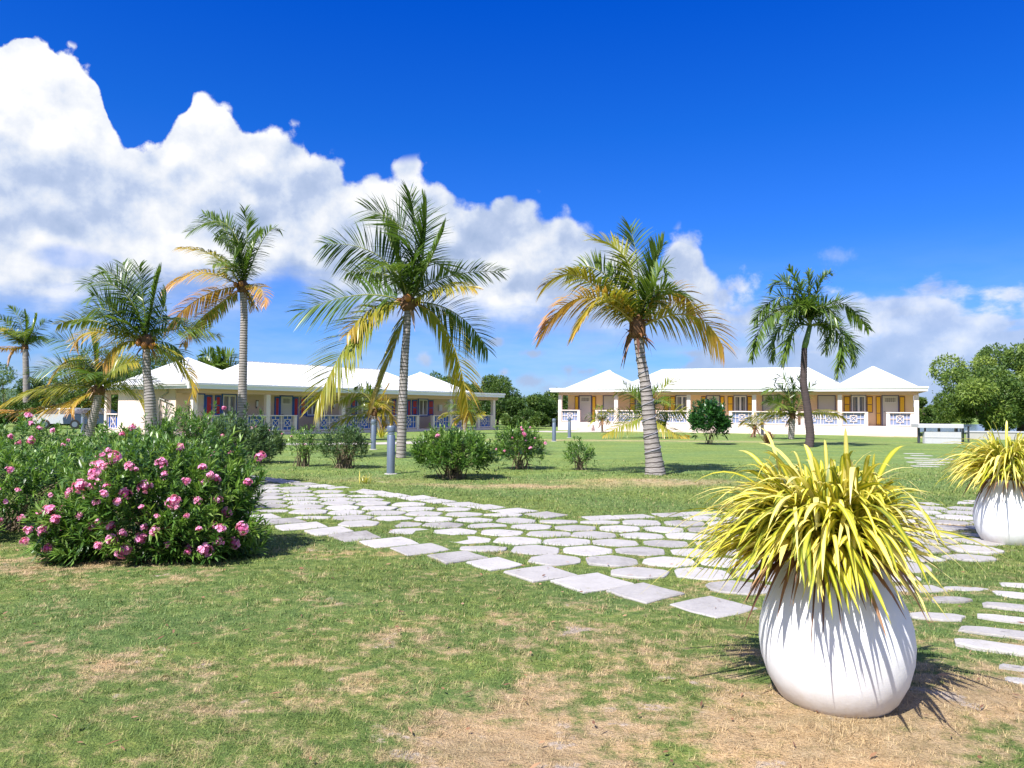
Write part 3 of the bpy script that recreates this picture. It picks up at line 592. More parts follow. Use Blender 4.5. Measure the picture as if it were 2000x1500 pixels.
def spider(root, nleaf, seed, rad, zc, lean=0.0):
    g = np.random.default_rng(seed); az = g.uniform(0, 2 * math.pi, nleaf); q = g.uniform(0, 1, nleaf)
    el = np.interp(q, [0, .25, .6, .85, 1], [R(78), R(62), R(46), R(30), R(10)]) + g.normal(0, .17, nleaf)
    r0_ = g.uniform(0, 1, nleaf) ** .5 * .24; a0 = az + g.normal(0, .6, nleaf)
    P0 = np.stack([np.cos(a0) * r0_, np.sin(a0) * r0_, zc + g.uniform(0, .26, nleaf) * (1 - q) + .05], -1)
    D_ = np.stack([np.cos(az) * np.cos(el), np.sin(az) * np.cos(el), np.sin(el)], -1)
    L = g.uniform(.50, .90, nleaf) * np.interp(q, [0, .25, .5, .75, 1], [.80, .88, .97, .84, .42]) * rad
    L[g.uniform(0, 1, nleaf) < .06] *= 1.25
    dr = np.interp(q, [0, .3, .7, 1], [.62, .80, .82, .36]) * g.uniform(.62, 1.2, nleaf); hang = g.uniform(0, 1, nleaf) < .03; el[hang] = .5; dr[hang] = 1.15
    D_[:, 0] += lean * .45; D_[:, 2] += .12 * np.sin(az * 3 + seed) + .10 * np.sin(az * 5); kink = g.uniform(0, 1, nleaf) < .10; L[kink] *= .7
    dr = np.minimum(dr, D_[:, 2] + P0[:, 2] / L + .13 / L * g.uniform(.4, 1.6, nleaf))
    V, F, t, ac, idx = strips(P0, D_, L, g.uniform(.017, .038, nleaf), dr, 8, prof=np.interp(np.linspace(0, 1, 9), [0, .25, .6, .85, 1], [.6, .95, 1, .6, .03]), roll=g.normal(0, .45, nleaf))
    me = np_mesh('foliage', V, F, {'across': ac, 't': t, 'rnd': g.uniform(0, 1, nleaf)[idx]}, True); link('foliage', me, M_spider, root)
    nd = 150; az = g.uniform(0, 2 * math.pi, nd); el = g.uniform(R(-40), R(20), nd); rr_ = g.uniform(.12, .25, nd)
    P0 = np.stack([np.cos(az) * rr_, np.sin(az) * rr_, zc + g.uniform(-.02, .14, nd)], -1)
    D_ = np.stack([np.cos(az) * np.cos(el), np.sin(az) * np.cos(el), np.sin(el)], -1)
    V, F, t, ac, idx = strips(P0, D_, g.uniform(.12, .34, nd), g.uniform(.012, .03, nd), g.uniform(.3, 1.0, nd), 4, roll=g.normal(0, .9, nd))
    link('withered_leaves', np_mesh('withered_leaves', V, F, {'rnd': g.uniform(0, 1, nd)[idx]}), M_deadleaf, root)
sp = empty('potted_plant', (POT1[0] - .07, POT1[1], .75)); spider(sp, 1150, 3, 1.0, 0.0, -.3); tag(sp, 'striped yellow green strap leaved plant spilling over the front white pot', 'potted plant', 'white pots with striped plants')
sp = empty('potted_plant', (POT2[0], POT2[1], .74)); spider(sp, 860, 5, 1.13, 0.0); tag(sp, 'striped yellow green plant in the farther white pot at the right edge', 'potted plant', 'white pots with striped plants')

# ------------------------------------------------------------------ houses
ZTOP, RIDGE = 2.675, 4.35
def roof_mesh(F_, pav1, main, pav2, w0=1.3, w1=9.1):
    mb = MB(); wm = (w0 + w1) / 2; run = wm - w0; rise = RIDGE - ZTOP; zb = F_ + ZTOP
    def z(h): return zb + rise * h
    p10, a1, p11 = pav1; m0, r0_, r1, m1 = main; p20, a2, p21 = pav2
    # valley between pavilion side and main hip
    h1 = (p11 - m0) / ((p11 - a1) + (r0_ - m0)); v1 = p11 - h1 * (p11 - a1)
    h2 = (m1 - p20) / ((m1 - r1) + (a2 - p20)); v2 = m1 - h2 * (m1 - r1)
    out = [(p10, 0), (a1, 1), (v1, h1), (r0_, 1), (r1, 1), (v2, h2), (a2, 1), (p21, 0)]
    def pt(s, h, back=False): return (s, (w1 - run * h) if back else (w0 + run * h), z(h))
    mb.poly([pt(s, h) for s, h in out][::-1]); mb.poly([pt(s, h, True) for s, h in out])
    for (sa, ha, sb) in ((p10, 0, a1), (v1, h1, a1), (v1, h1, r0_), (v2, h2, r1), (v2, h2, a2), (p21, 0, a2)):
        tri = [pt(sa, ha), pt(sb, 1), pt(sa, ha, True)]
        if (sb > sa): tri = tri[::-1]
        mb.poly(tri)
    S = np.array([q[0] for q in out]); Hh = np.array([q[1] for q in out])
    for s in np.arange(p10 + .2, p21, .42):
        h = float(np.interp(s, S, Hh))
        if h > .04: mb.bar(pt(s, .004), pt(s, h), .035, .05)
    for (sa, ha, sb) in ((p10, 0, a1), (v1, h1, r0_), (v2, h2, a2)):
        for w in np.arange(w0 + .3, w1 - .1, .42):
            hh = min(w - w0, w1 - w) / run
            if hh <= ha + .03: continue
            s_at = lambda h: sa + (sb - sa) * (h - ha) / (1 - ha)
            mb.bar((s_at(ha), w, z(ha)), (s_at(hh), w, z(hh)), .035, .05)
    # ridge and hip caps
    for (pa, pb) in ((pt(r0_, 1), pt(r1, 1)), (pt(p10, 0), pt(a1, 1)), (pt(p10, 0, True), pt(a1, 1)), (pt(p21, 0), pt(a2, 1)), (pt(r0_, 1), pt(v1, h1)), (pt(r1, 1), pt(v2, h2)), (pt(a1, 1), pt(v1, h1)), (pt(a2, 1), pt(v2, h2))):
        mb.bar(pa, pb, .14, .07)
    return mb
def lattice(mb, x0, x1, z0, z1, yy, t=.035):
    """square with a cross in it and short stubs, drawn as bars in the plane y=yy"""
    nx = max(1, round((x1 - x0) / 1.05)); w = (x1 - x0) / nx
    for i in range(nx):
        a_, b_ = x0 + i * w, x0 + (i + 1) * w; cx, cz = (a_ + b_) / 2, (z0 + z1) / 2; q = min(.23, w * .3)
        mb.box(a_, a_ + t, yy, yy + .05, z0, z1); mb.box(b_ - t, b_, yy, yy + .05, z0, z1)
        e = .006
        mb.box(cx - q, cx + q, yy + e, yy + .04, cz + q - t, cz + q); mb.box(cx - q, cx + q, yy + e, yy + .04, cz - q, cz - q + t)
        mb.box(cx - q, cx - q + t, yy + e, yy + .04, cz - q + t, cz + q - t); mb.box(cx + q - t, cx + q, yy + e, yy + .04, cz - q + t, cz + q - t)
        mb.bar((cx - q + t, yy + .022, cz - q + t), (cx + q - t, yy + .022, cz + q - t), .028, .03); mb.bar((cx - q + t, yy + .026, cz + q - t), (cx + q - t, yy + .026, cz - q + t), .028, .03)
        mb.box(a_ + t, cx - q, yy + e, yy + .04, cz - .018, cz + .018); mb.box(cx + q, b_ - t, yy + e, yy + .04, cz - .018, cz + .018)
        mb.box(cx - .018, cx + .018, yy + e, yy + .04, cz + q, z1); mb.box(cx - .018, cx + .018, yy + e, yy + .04, z0, cz - q)
        g1 = (a_ + t + cx - q) / 2; g2 = (b_ - t + cx + q) / 2
        for g_ in (g1, g2): mb.box(g_ - .014, g_ + .014, yy + .003, yy + .045, z0, z1)
def house(name, origin, ang, F_, label, cfg):
    root = empty(name, (*origin, 0), ang); tag(root, label, 'house', 'cottages across the lawn')
    L, Wd = 25.6, 10.4; pw = 1.8
    MB().box(0, L, 0, Wd, -.3, F_).build('plinth', cfg['plinth'], root)
    s0, s1 = cfg['body']
    MB().box(s0, s1, pw + .1, Wd - pw, F_ + .001, F_ + 2.38).build('wall', M_pinkwall, root)
    mb = MB(); mb.box(s0 - .004, s1 + .004, pw, pw + .1, F_ + .001, F_ + 2.379); mb.build('front_wall', cfg['front'], root, )
    # ceiling slab with fascia and beam
    e = .5; x0_, x1_ = -e, cfg.get('slab1', L + e)
    mb = MB(); mb.box(x0_ + .03, x1_ - .03, -e + .03, Wd + e - .03, F_ + 2.385, F_ + ZTOP - .01); mb.build('soffit', M_soffit, root)
    mb = MB(); z0, z1 = F_ + 2.375, F_ + ZTOP
    mb.box(x0_, x1_, -e, -e + .028, z0, z1); mb.box(x0_, x1_, Wd + e - .028, Wd + e, z0, z1); mb.box(x0_, x0_ + .028, -e + .028, Wd + e - .028, z0, z1); mb.box(x1_ - .028, x1_, -e + .028, Wd + e - .028, z0, z1)
    mb.box(x0_ - .05, x1_ + .05, -e - .06, -e - .002, z1 - .11, z1 + .002); mb.build('fascia', M_fascia, root)
    mb = MB(); mb.box(x0_ + .01, x1_ - .01, -e + .01, Wd + e - .01, z1 - .008, z1 + .012)
    rf = roof_mesh(F_, *cfg['roof']); k = len(mb.v); mb.v += rf.v; mb.f += [tuple(i + k for i in q) for q in rf.f]; mb.build('roof', M_roof, root)
    mb = MB(); mb.box(.02, L - .02, .03, .27, F_ + 2.15, F_ + 2.384); mb.box(.03, .27, .27, Wd - .27, F_ + 2.15, F_ + 2.384); mb.box(L - .27, L - .03, .27, Wd - .27, F_ + 2.15, F_ + 2.384); mb.box(.02, L - .02, Wd - .27, Wd - .03, F_ + 2.15, F_ + 2.384)
    mb.build('beam', M_soffit, root)
    for s in cfg['cols']: MB().box(s, s + .28, .0, .28, F_ + .002, F_ + 2.15, .012).build('column', M_column, root)
    for s in (0, L - .28): MB().box(s, s + .28, Wd - .28, Wd, F_ + .002, F_ + 2.15, .012).build('column', M_column, root)
    for (a_, b_, pa, pb) in cfg['rails']:
        mb = MB(); x0, x1 = a_, b_
        if pa: mb.box(a_ - .01, a_ + .2, .02, .26, F_ + .002, F_ + .90, .01); x0 = a_ + .2
        if pb: mb.box(b_ - .2, b_ + .01, .02, .26, F_ + .002, F_ + .90, .01); x1 = b_ - .2
        mb.box(a_ - .02, b_ + .02, -.01, .29, F_ + .902, F_ + .965, .01); mb.box(x0, x1, .1, .18, F_ + .04, F_ + .10)
        lattice(mb, x0, x1, F_ + .10, F_ + .90, .11); o_ = mb.build('balustrade', M_column, root)
        MB().box(x0 + .01, x1 - .01, .172, .19, F_ + .10, F_ + .90).build('backing_panel', cfg['back'], o_)
    if cfg.get('siderail'):
        sx, w0_, w1_ = cfg['siderail']; mb = MB(); mb.box(sx, sx + .24, w0_, w1_, F_ + .902, F_ + .965, .01); mb.box(sx + .08, sx + .14, w0_, w1_, F_ + .04, F_ + .10)
        for w in np.linspace(w0_ + .1, w1_ - .1, 5): mb.box(sx + .09, sx + .13, w - .02, w + .02, F_ + .10, F_ + .90)
        mb.bar((sx + .11, w0_ + .3, F_ + .15), (sx + .11, w1_ - .3, F_ + .85), .03, .03); mb.bar((sx + .115, w0_ + .3, F_ + .85), (sx + .115, w1_ - .3, F_ + .15), .03, .03)
        o_ = mb.build('balustrade', M_column, root); MB().box(sx + .15, sx + .165, w0_, w1_, F_ + .1, F_ + .9).build('backing_panel', cfg['back'], o_)
    y = pw
    def shutter(a_, b_, zlo, zhi, louvre=False):
        mb = MB(); t = .085 if cfg['frame'] is M_blue else .05; mb.box(a_, b_, y - .05, y - .002, zlo, zhi); o_ = None
        o_ = mb.build('shutter', cfg['frame'], root)
        p = MB(); zm = zlo + (zhi - zlo) * (.5 if zhi - zlo < 1.6 else .42)
        for (c_, d_) in ((zlo + t * 1.2, zm - t / 2), (zm + t / 2, zhi - t * 1.2)):
            if louvre:
                for zz in np.arange(c_, d_ - .03, .075): p.box(a_ + t, b_ - t, y - .058, y - .045, zz, zz + .055)
            else: p.box(a_ + t, b_ - t, y - .058, y - .045, c_, d_)
        p.build('panel', cfg['panel'], o_)
    for ft in cfg['feat']:
        kind, a_, b_ = ft[:3]
        if kind == 'door':
            mb = MB(); mb.box(a_ - .07, a_, y - .07, y - .002, F_ + .005, F_ + 2.16); mb.box(b_, b_ + .07, y - .07, y - .002, F_ + .005, F_ + 2.16); mb.box(a_, b_, y - .07, y - .002, F_ + 2.10, F_ + 2.16)
            d = MB(); d.box(a_, b_, y - .045, y - .002, F_ + .01, F_ + 2.10)
            for (c_, e_) in ((.15, .95), (1.05, 1.5)): d.box(a_ + .14, b_ - .14, y - .056, y - .044, F_ + c_, F_ + e_, .004)
            do = d.build('door', M_door, root); mb.build('frame', cfg['dframe'], do)
            g = MB(); g.box(a_ + .16, b_ - .16, y - .052, y - .046, F_ + 1.66, F_ + 1.98); g.build('pane', M_curtain, do)
            g = MB()
            for i in range(5): xx = a_ + .16 + (b_ - a_ - .32) * (i + .5) / 5; g.box(xx - .008, xx + .008, y - .058, y - .0525, F_ + 1.66, F_ + 1.98)
            g.box(a_ + .13, b_ - .13, y - .060, y - .0535, F_ + 1.63, F_ + 1.66); g.box(a_ + .13, b_ - .13, y - .060, y - .0535, F_ + 1.98, F_ + 2.01); g.build('glazing_bar', M_whitewood, do)
            g = MB(); g.box(a_ + .06, a_ + .09, y - .10, y - .046, F_ + .98, F_ + 1.01); g.box(a_ + .06, a_ + .16, y - .115, y - .10, F_ + .98, F_ + 1.01); g.build('handle', M_darksteel, do)
        elif kind == 'win':
            zl, zh = F_ + .92, F_ + 2.12
            w_ = MB(); w_.box(a_, b_, y - .06, y - .002, zl, zh); wo_ = w_.build('window', M_whitewood, root)
            mb = MB(); mb.box(a_ - .05, a_ - .001, y - .08, y - .002, zl - .06, zh + .06); mb.box(b_ + .001, b_ + .05, y - .08, y - .002, zl - .06, zh + .06); mb.box(a_ - .001, b_ + .001, y - .08, y - .002, zh + .001, zh + .06); mb.box(a_ - .001, b_ + .001, y - .10, y - .002, zl - .06, zl - .001); mb.build('frame', cfg['dframe'], wo_)
            g = MB(); cx = (a_ + b_) / 2
            g.box(a_ + .09, cx - .07, y - .066, y - .061, zl + .09, zh - .10); g.box(cx + .07, b_ - .09, y - .066, y - .061, zl + .09, zh - .10); g.build('pane', M_glass, wo_)
            g = MB(); g.box(a_ + .13, a_ + .26, y - .0705, y - .0665, zl + .09, zh - .10); g.box(cx + .20, cx + .32, y - .0705, y - .0665, zl + .09, zh - .10); g.build('curtain', M_curtain, wo_)
        elif kind == 'panel':
            zl, zh = F_ + .92, F_ + 2.1
            p = MB(); p.box(a_, b_, y - .04, y - .002, zl, zh)
            for i in range(3): zz = zl + (zh - zl) * (i + .6) / 3.2; p.box(a_ + .03, b_ - .03, y - .048, y - .0405, zz, zz + .015)
            po = p.build('window_board', M_door, root); q = MB(); q.box(a_ - .06, a_ - .001, y - .07, y - .002, zl - .05, zh + .06); q.box(b_ + .001, b_ + .06, y - .07, y - .002, zl - .05, zh + .06); q.box(a_ - .001, b_ + .001, y - .07, y - .002, zh + .001, zh + .06); q.build('frame', cfg['dframe'], po)
        elif kind == 'sh': shutter(a_, b_, F_ + .92, F_ + 2.08)
        elif kind == 'lou': shutter(a_, b_, F_ + .92, F_ + 2.08, True)
        elif kind == 'tsh': shutter(a_, b_, F_ + .04, F_ + 2.08)
        elif kind == 'lamp':
            q = MB(); q.box(a_ - .04, a_ + .04, y - .03, y - .002, F_ + 1.35, F_ + 1.75); q.box(a_ - .06, a_ + .06, y - .16, y - .035, F_ + 1.78, F_ + 1.83); lo = q.build('wall_lantern', M_darksteel, root)
            MB().box(a_ - .045, a_ + .045, y - .145, y - .04, F_ + 1.45, F_ + 1.775).build('lens', M_lens, lo)
        elif kind == 'box': MB().box(a_, b_, y - .12, y - .002, F_ + 1.25, F_ + 1.75, .01).build('meter_box', M_whitewood, root)
    return root
FR = .65; FL = .173
Rr = house('cottage', (3.71, 61.5), math.atan2(-.398, .917), FR, 'white roofed cottage with yellow shutters and raised porch on the right', dict(
    body=(.2, 25.4), plinth=M_column, front=M_peach, back=M_paleblue, frame=M_brownframe, dframe=M_slate, panel=M_yellow,
    cols=(0, 4.62, 10.2, 14.9, 20.6, 25.32), roof=((.1, 2.7, 5.4), (4.5, 7.25, 18.4, 21.2), (20.3, 23.0, 25.7)),
    rails=((.3, 1.8, False, True), (3.1, 4.6, True, False), (4.92, 7.5, False, True), (7.9, 10.18, True, False), (13.28, 14.88, True, False), (15.2, 18.0, False, True), (18.2, 20.58, True, False), (20.9, 22.5, False, True), (23.64, 25.3, True, True)),
    siderail=(.0, .3, 1.75),
    feat=[('tsh', .8, 1.13), ('door', 1.22, 2.18), ('tsh', 2.27, 2.6), ('panel', 3.25, 4.3), ('sh', 5.4, 5.83), ('win', 5.92, 6.9), ('sh', 6.98, 7.4), ('lou', 8.12, 8.5), ('sh', 8.62, 9.0), ('win', 9.08, 10.0), ('tsh', 10.98, 11.33), ('door', 11.42, 12.32), ('tsh', 12.4, 12.7),
          ('sh', 12.94, 13.34), ('win', 13.43, 14.3), ('sh', 14.37, 14.74), ('panel', 15.5, 16.7), ('panel', 19.3, 20.4), ('sh', 21.0, 21.4), ('win', 21.5, 22.4), ('sh', 22.48, 22.86), ('tsh', 23.05, 23.38), ('door', 23.48, 24.44), ('tsh', 24.53, 24.88)]))
mb = MB()
for i, (d_, h_) in enumerate(((.35, FR - .16), (.70, FR - .32), (1.05, FR - .48))): mb.box(22.35 - .04 * i, 23.95 + .04 * i, -d_, -d_ + .349 if i else -.001, -.1, h_)
mb.build('steps', M_step, Rr)
mb = MB(); mb.box(10.9, 12.9, -.4, -.001, -.1, FR - .2); mb.box(10.85, 12.95, -.8, -.401, -.1, FR - .42); mb.build('steps', M_step, Rr)
mb = MB(); mb.box(1.85, 3.0, -.4, -.001, -.1, FR - .2); mb.box(1.8, 3.05, -.8, -.401, -.1, FR - .42); mb.build('steps', M_step, Rr)
Lr = house('cottage', (-16.98, 40.9), math.atan2(.783, .622), FL, 'white roofed cottage with blue and red shutters on the left', dict(
    body=(.02, 22.7), plinth=M_pinkwall, front=M_beige, back=M_blue, frame=M_blue, dframe=M_blue, panel=M_red, slab1=25.75,
    cols=(0, 4.5, 10.0, 14.9, 20.0, 24.95), roof=((-.1, 2.5, 5.1), (3.9, 6.4, 17.6, 20.3), (19.4, 22.0, 24.0)),
    rails=((.96, 4.48, True, False), (4.8, 6.64, False, True), (8.07, 9.98, True, False), (10.3, 12.7, False, True), (13.0, 14.88, True, False), (15.2, 16.86, False, True), (18.25, 19.98, True, False), (20.3, 21.4, False, False), (23.2, 24.93, True, True)),
    siderail=(.0, 8.7, 10.1),
    feat=[('panel', 1.0, 1.63), ('tsh', 1.72, 2.15), ('sh', 2.32, 2.68), ('win', 2.78, 3.62), ('lamp', 5.0, 5.0), ('tsh', 6.25, 6.6), ('door', 6.68, 7.5), ('tsh', 7.6, 7.98), ('sh', 8.1, 8.52), ('win', 8.62, 9.42), ('sh', 9.5, 9.95), ('lamp', 10.72, 0),
          ('sh', 12.2, 12.6), ('win', 12.7, 13.6), ('sh', 13.7, 14.1), ('tsh', 15.9, 16.25), ('door', 16.35, 17.25), ('tsh', 17.35, 17.7), ('sh', 17.85, 18.35), ('win', 18.5, 19.42), ('sh', 19.5, 20.05), ('box', 20.6, 20.95)]))
mb = MB(); mb.tube([(-.04, 2.6, FL + 2.5), (-.06, 2.6, FL + 2.2), (-.06, 3.4, FL + 1.9), (-.06, 3.4, FL + .1)], .045, 8); mb.tube([(-.06, 3.4, FL + 1.86), (-.07, 2.0, FL + 1.55)], .035, 6); mb.build('downpipe', M_concrete, Lr, True)
mb = MB(); mb.tube([(-.62, -.3, FL + 2.6), (-.62, 10.7, FL + 2.6)], .05, 8); mb.build('gutter', M_concrete, Lr, True)
# ------------------------------------------------------------------ bollard lamps
def make_bollard():
    root = empty('bollard_lamp')
    MB().lathe([(.15, -.03), (.15, .012), (.12, .02), (.01, .02)], 24).build('foot', M_concrete, root, False)
    MB().lathe([(.098, .012), (.096, .03), (.094, .9), (.088, .91), (.05, .912)], 24).build('post', M_steel, root, True)
    MB().lathe([(.05, .905), (.074, .912), (.074, .985), (.05, .99)], 20).build('lens', M_lens, root, True)
    mb = MB(); mb.lathe([(.05, .98), (.098, .986), (.10, 1.0), (.10, 1.10), (.092, 1.125), (.02, 1.13)], 24); mb.lathe([(.06, .943), (.099, .945), (.099, .955), (.06, .957)], 20); mb.build('cap', M_steel, root, True)
    return root
B0 = make_bollard()
for i, (px, py, h, lab, dark) in enumerate(((763, 926, 1.13, 'grey bollard lamp in front of the tall middle palm trunk', 0), (729, 878, 1.13, 'smaller grey bollard lamp just behind the row of bushes, under the young palm', 0), (1082, 862, 1.13, 'left of two thin bollard lamps before the yellow shuttered cottage corner', 0), (1112, 855, 1.13, 'right of two thin bollard lamps, in front of the cottage balustrade panel', 0), (1489, 850, 1.13, 'dark slim bollard lamp under the arching frond by the yellow shuttered cottage', 1), (161, 845, 1.13, 'grey bollard lamp at far left under the low palm', 0))):
    o = B0 if i == 0 else copy_tree(B0)
    g = G(px, py); o.location = (g[0], g[1], 0); o.scale = (1, 1, h / 1.13)
    tag(o, lab, 'bollard', 'bollard lamps on the lawn')
    if dark:
        for ch in o.children:
            if ch.name.startswith('post'): ch.data = ch.data.copy(); ch.data.materials[0] = M_darksteel

# ------------------------------------------------------------------ palms
def bez(p0, c, p1, n=26):
    t = np.linspace(0, 1, n)[:, None]; return (1 - t) ** 2 * p0 + 2 * t * (1 - t) * c + t ** 2 * p1
def frond(parent, o0, p0, mid, tip, dry, ll=.75, seed=0, twist=None, dens=18, droop=.45, wd=.042, vee=.25, plume=0.0, nm='frond'):
    g = np.random.default_rng(seed); p0, mid, tip = map(np.array, (p0, mid, tip)); c = 2 * mid - .5 * (p0 + tip)
    C = bez(p0, c, tip) ; T = norm(np.gradient(C, axis=0)); seg = np.linalg.norm(np.diff(C, axis=0), axis=1); S = np.concatenate([[0], np.cumsum(seg)]); Ln = S[-1]; S = S / Ln
    ll = ll * 1.42; wd = wd * 1.22; dens = dens * 1.25; n_ = max(12, int(Ln * dens)); tw = (g.uniform(.35, .8) if dry > .3 else g.uniform(.85, 1.4)) * g.choice([-1, 1]) if twist is None else twist; droop = droop * (1.15 if dry > .3 else .62)
    tl = np.linspace(.10, 1.0, n_) + g.normal(0, .004, n_); tl = np.clip(tl, 0, 1)
    Vs = []; at = {'dry': []}
    for sg in (-1, 1):
        Q = np.stack([np.interp(tl, S, C[:, i]) for i in range(3)], -1); TT = norm(np.stack([np.interp(tl, S, T[:, i]) for i in range(3)], -1))
        s0 = np.cross(TT, np.array([0, 0, 1.0])); bad = np.linalg.norm(s0, axis=1) < .15; s0[bad] += (.3, 0, 0); s0 = norm(s0); up = norm(np.cross(s0, TT))
        twv = tw * (0.6 + .6 * tl)
        sd = s0 * np.cos(twv)[:, None] + up * np.sin(twv)[:, None]; upp = norm(np.cross(sd, TT))
        if plume > 0:
            an = g.uniform(-1, 1, n_) * plume; sd = norm(sd * np.cos(an)[:, None] + upp * np.sin(an)[:, None])
        ang = np.interp(tl, [0, .5, 1], [R(72), R(56), R(28)]) + g.normal(0, .05, n_)
        Dl = sg * sd * np.sin(ang)[:, None] + TT * np.cos(ang)[:, None] + upp * vee + g.normal(0, .035, (n_, 3))
        L = ll * np.interp(tl, [.08, .3, .65, 1], [.55, 1, .92, .42]) * g.uniform(.88, 1.08, n_)
        tornw = g.uniform(0, 1, n_) < .06; L[tornw] *= .4; gp = np.sin(tl * g.uniform(18, 40) + g.uniform(0, 6)) > .93; L[gp] *= .35
        V, F, t, ac, idx = strips(Q, Dl, L, wd * g.uniform(.8, 1.15, n_), droop * g.uniform(.8, 1.25, n_) * np.interp(tl, [0, 1], [1, .8]), 4, prof=np.array([.5, 1, .95, .6, .04]), roll=g.normal(0, .35, n_))
        Vs.append((V, F)); dv = dry + .22 * tl[idx] ** 2 * (1 if dry > .2 else .4) + .22 * t ** 2 * min(1, .3 + dry) + g.normal(0, .035, n_)[idx]
        at['dry'].append(dv)
    V, F = join(Vs); V = V - np.array(o0); me = np_mesh(nm, V, F, {'dry': np.clip(np.concatenate(at['dry']), 0, 1)})
    fo = link(nm, me, M_palm, parent)
    mb = MB(); mb.tube([tuple(q - np.array(o0)) for q in C[::2]], list(np.interp(np.linspace(0, 1, len(C[::2])), [0, .15, 1], [.045, .028, .006]) * (Ln / 3.5) ** .5), 5, False)
    me = bpy.data.meshes.new('rib'); me.from_pydata(mb.v, [], mb.f); me.update(); a_ = me.attributes.new('dry', 'FLOAT', 'POINT'); a_.data.foreach_set('value', np.full(len(mb.v), dry, np.float32)); me.shade_smooth()
    link('rib', me, M_rachis, fo)
def trunk(parent, o0, pts, rads, m_=None, ring=.11, name='trunk', seed=0):
    g = np.random.default_rng(seed); pts = np.array(pts, float); d = np.concatenate([[0], np.cumsum(np.linalg.norm(np.diff(pts, axis=0), axis=1))]); n_ = int(d[-1] / ring * 3)
    s = np.linspace(0, d[-1], n_)
    # smooth path
    from_ = np.stack([np.interp(s, d, pts[:, i]) for i in range(3)], -1); ker = np.ones(max(3, n_ // 9)); ker /= len(ker); pad = len(ker) // 2
    sm = np.stack([np.convolve(np.pad(from_[:, i], pad, mode='reflect', reflect_type='odd'), ker, 'valid')[:n_] for i in range(3)], -1)
    sm[:, 2] = np.maximum(sm[:, 2], 0 if pts[0, 2] <= 0.01 else -9); r = np.interp(s, d, rads); r = r * (1 + np.where(np.arange(n_) % 3 == 0, -.045, .02) + g.normal(0, .012, n_))
    mb = MB(); mb.tube([tuple(p - np.array(o0)) for p in sm], list(r), 16)
    me = bpy.data.meshes.new(name); me.from_pydata(mb.v, [], mb.f); me.update(); me.shade_smooth(); a_ = me.attributes.new('ring', 'FLOAT', 'POINT'); a_.data.foreach_set('value', np.repeat(s / ring, 16).astype(np.float32)[:len(mb.v)])
    link(name, me, m_ or M_bark, parent); return sm, r
def heart(parent, o0, c, r, seed=0, m_=None, n=26, hang=.6):
    g = np.random.default_rng(seed); c = np.array(c)
    az = g.uniform(0, 2 * math.pi, n); el = g.uniform(-1.0, 1.2, n)
    P0 = c + np.stack([np.cos(az) * r * .6, np.sin(az) * r * .6, g.uniform(-.25, .15, n)], -1)
    D_ = np.stack([np.cos(az) * np.cos(el), np.sin(az) * np.cos(el), np.sin(el)], -1)
    V, F, t, ac, idx = strips(P0, D_, g.uniform(.25, hang, n), g.uniform(.05, .11, n), g.uniform(.2, 1.2, n), 4, roll=g.normal(0, .6, n))
    V = V - np.array(o0); me = np_mesh('leaf_sheath', V, F, {'rnd': g.uniform(0, 1, n)[idx]}); so_ = link('leaf_sheath', me, M_deadleaf, parent)
    mb = MB(); cc = c - np.array(o0); mb.tube([tuple(cc + (0, 0, -.25)), tuple(cc + (0, 0, -.1)), tuple(cc + (0, 0, .12)), tuple(cc + (0, 0, .3))], [r * .8, r * 1.15, r * 1.1, r * .5], 10); mb.build('fibre', M_husk, so_, True)
def nuts(parent, o0, c, r, n, seed):
    g = np.random.default_rng(seed)
    for i in range(n):
        a_ = g.uniform(0, 2 * math.pi) if i else -1.4; p = np.array(c) - np.array(o0) + np.array([math.cos(a_) * r, math.sin(a_) * r, g.uniform(-.25, .1)])
        MB().lathe([(.02, -.12), (.07, -.09), (.10, -.02), (.095, .05), (.05, .11), (.015, .13)], 12).build('coconut', M_coconut, parent, True, tuple(p))
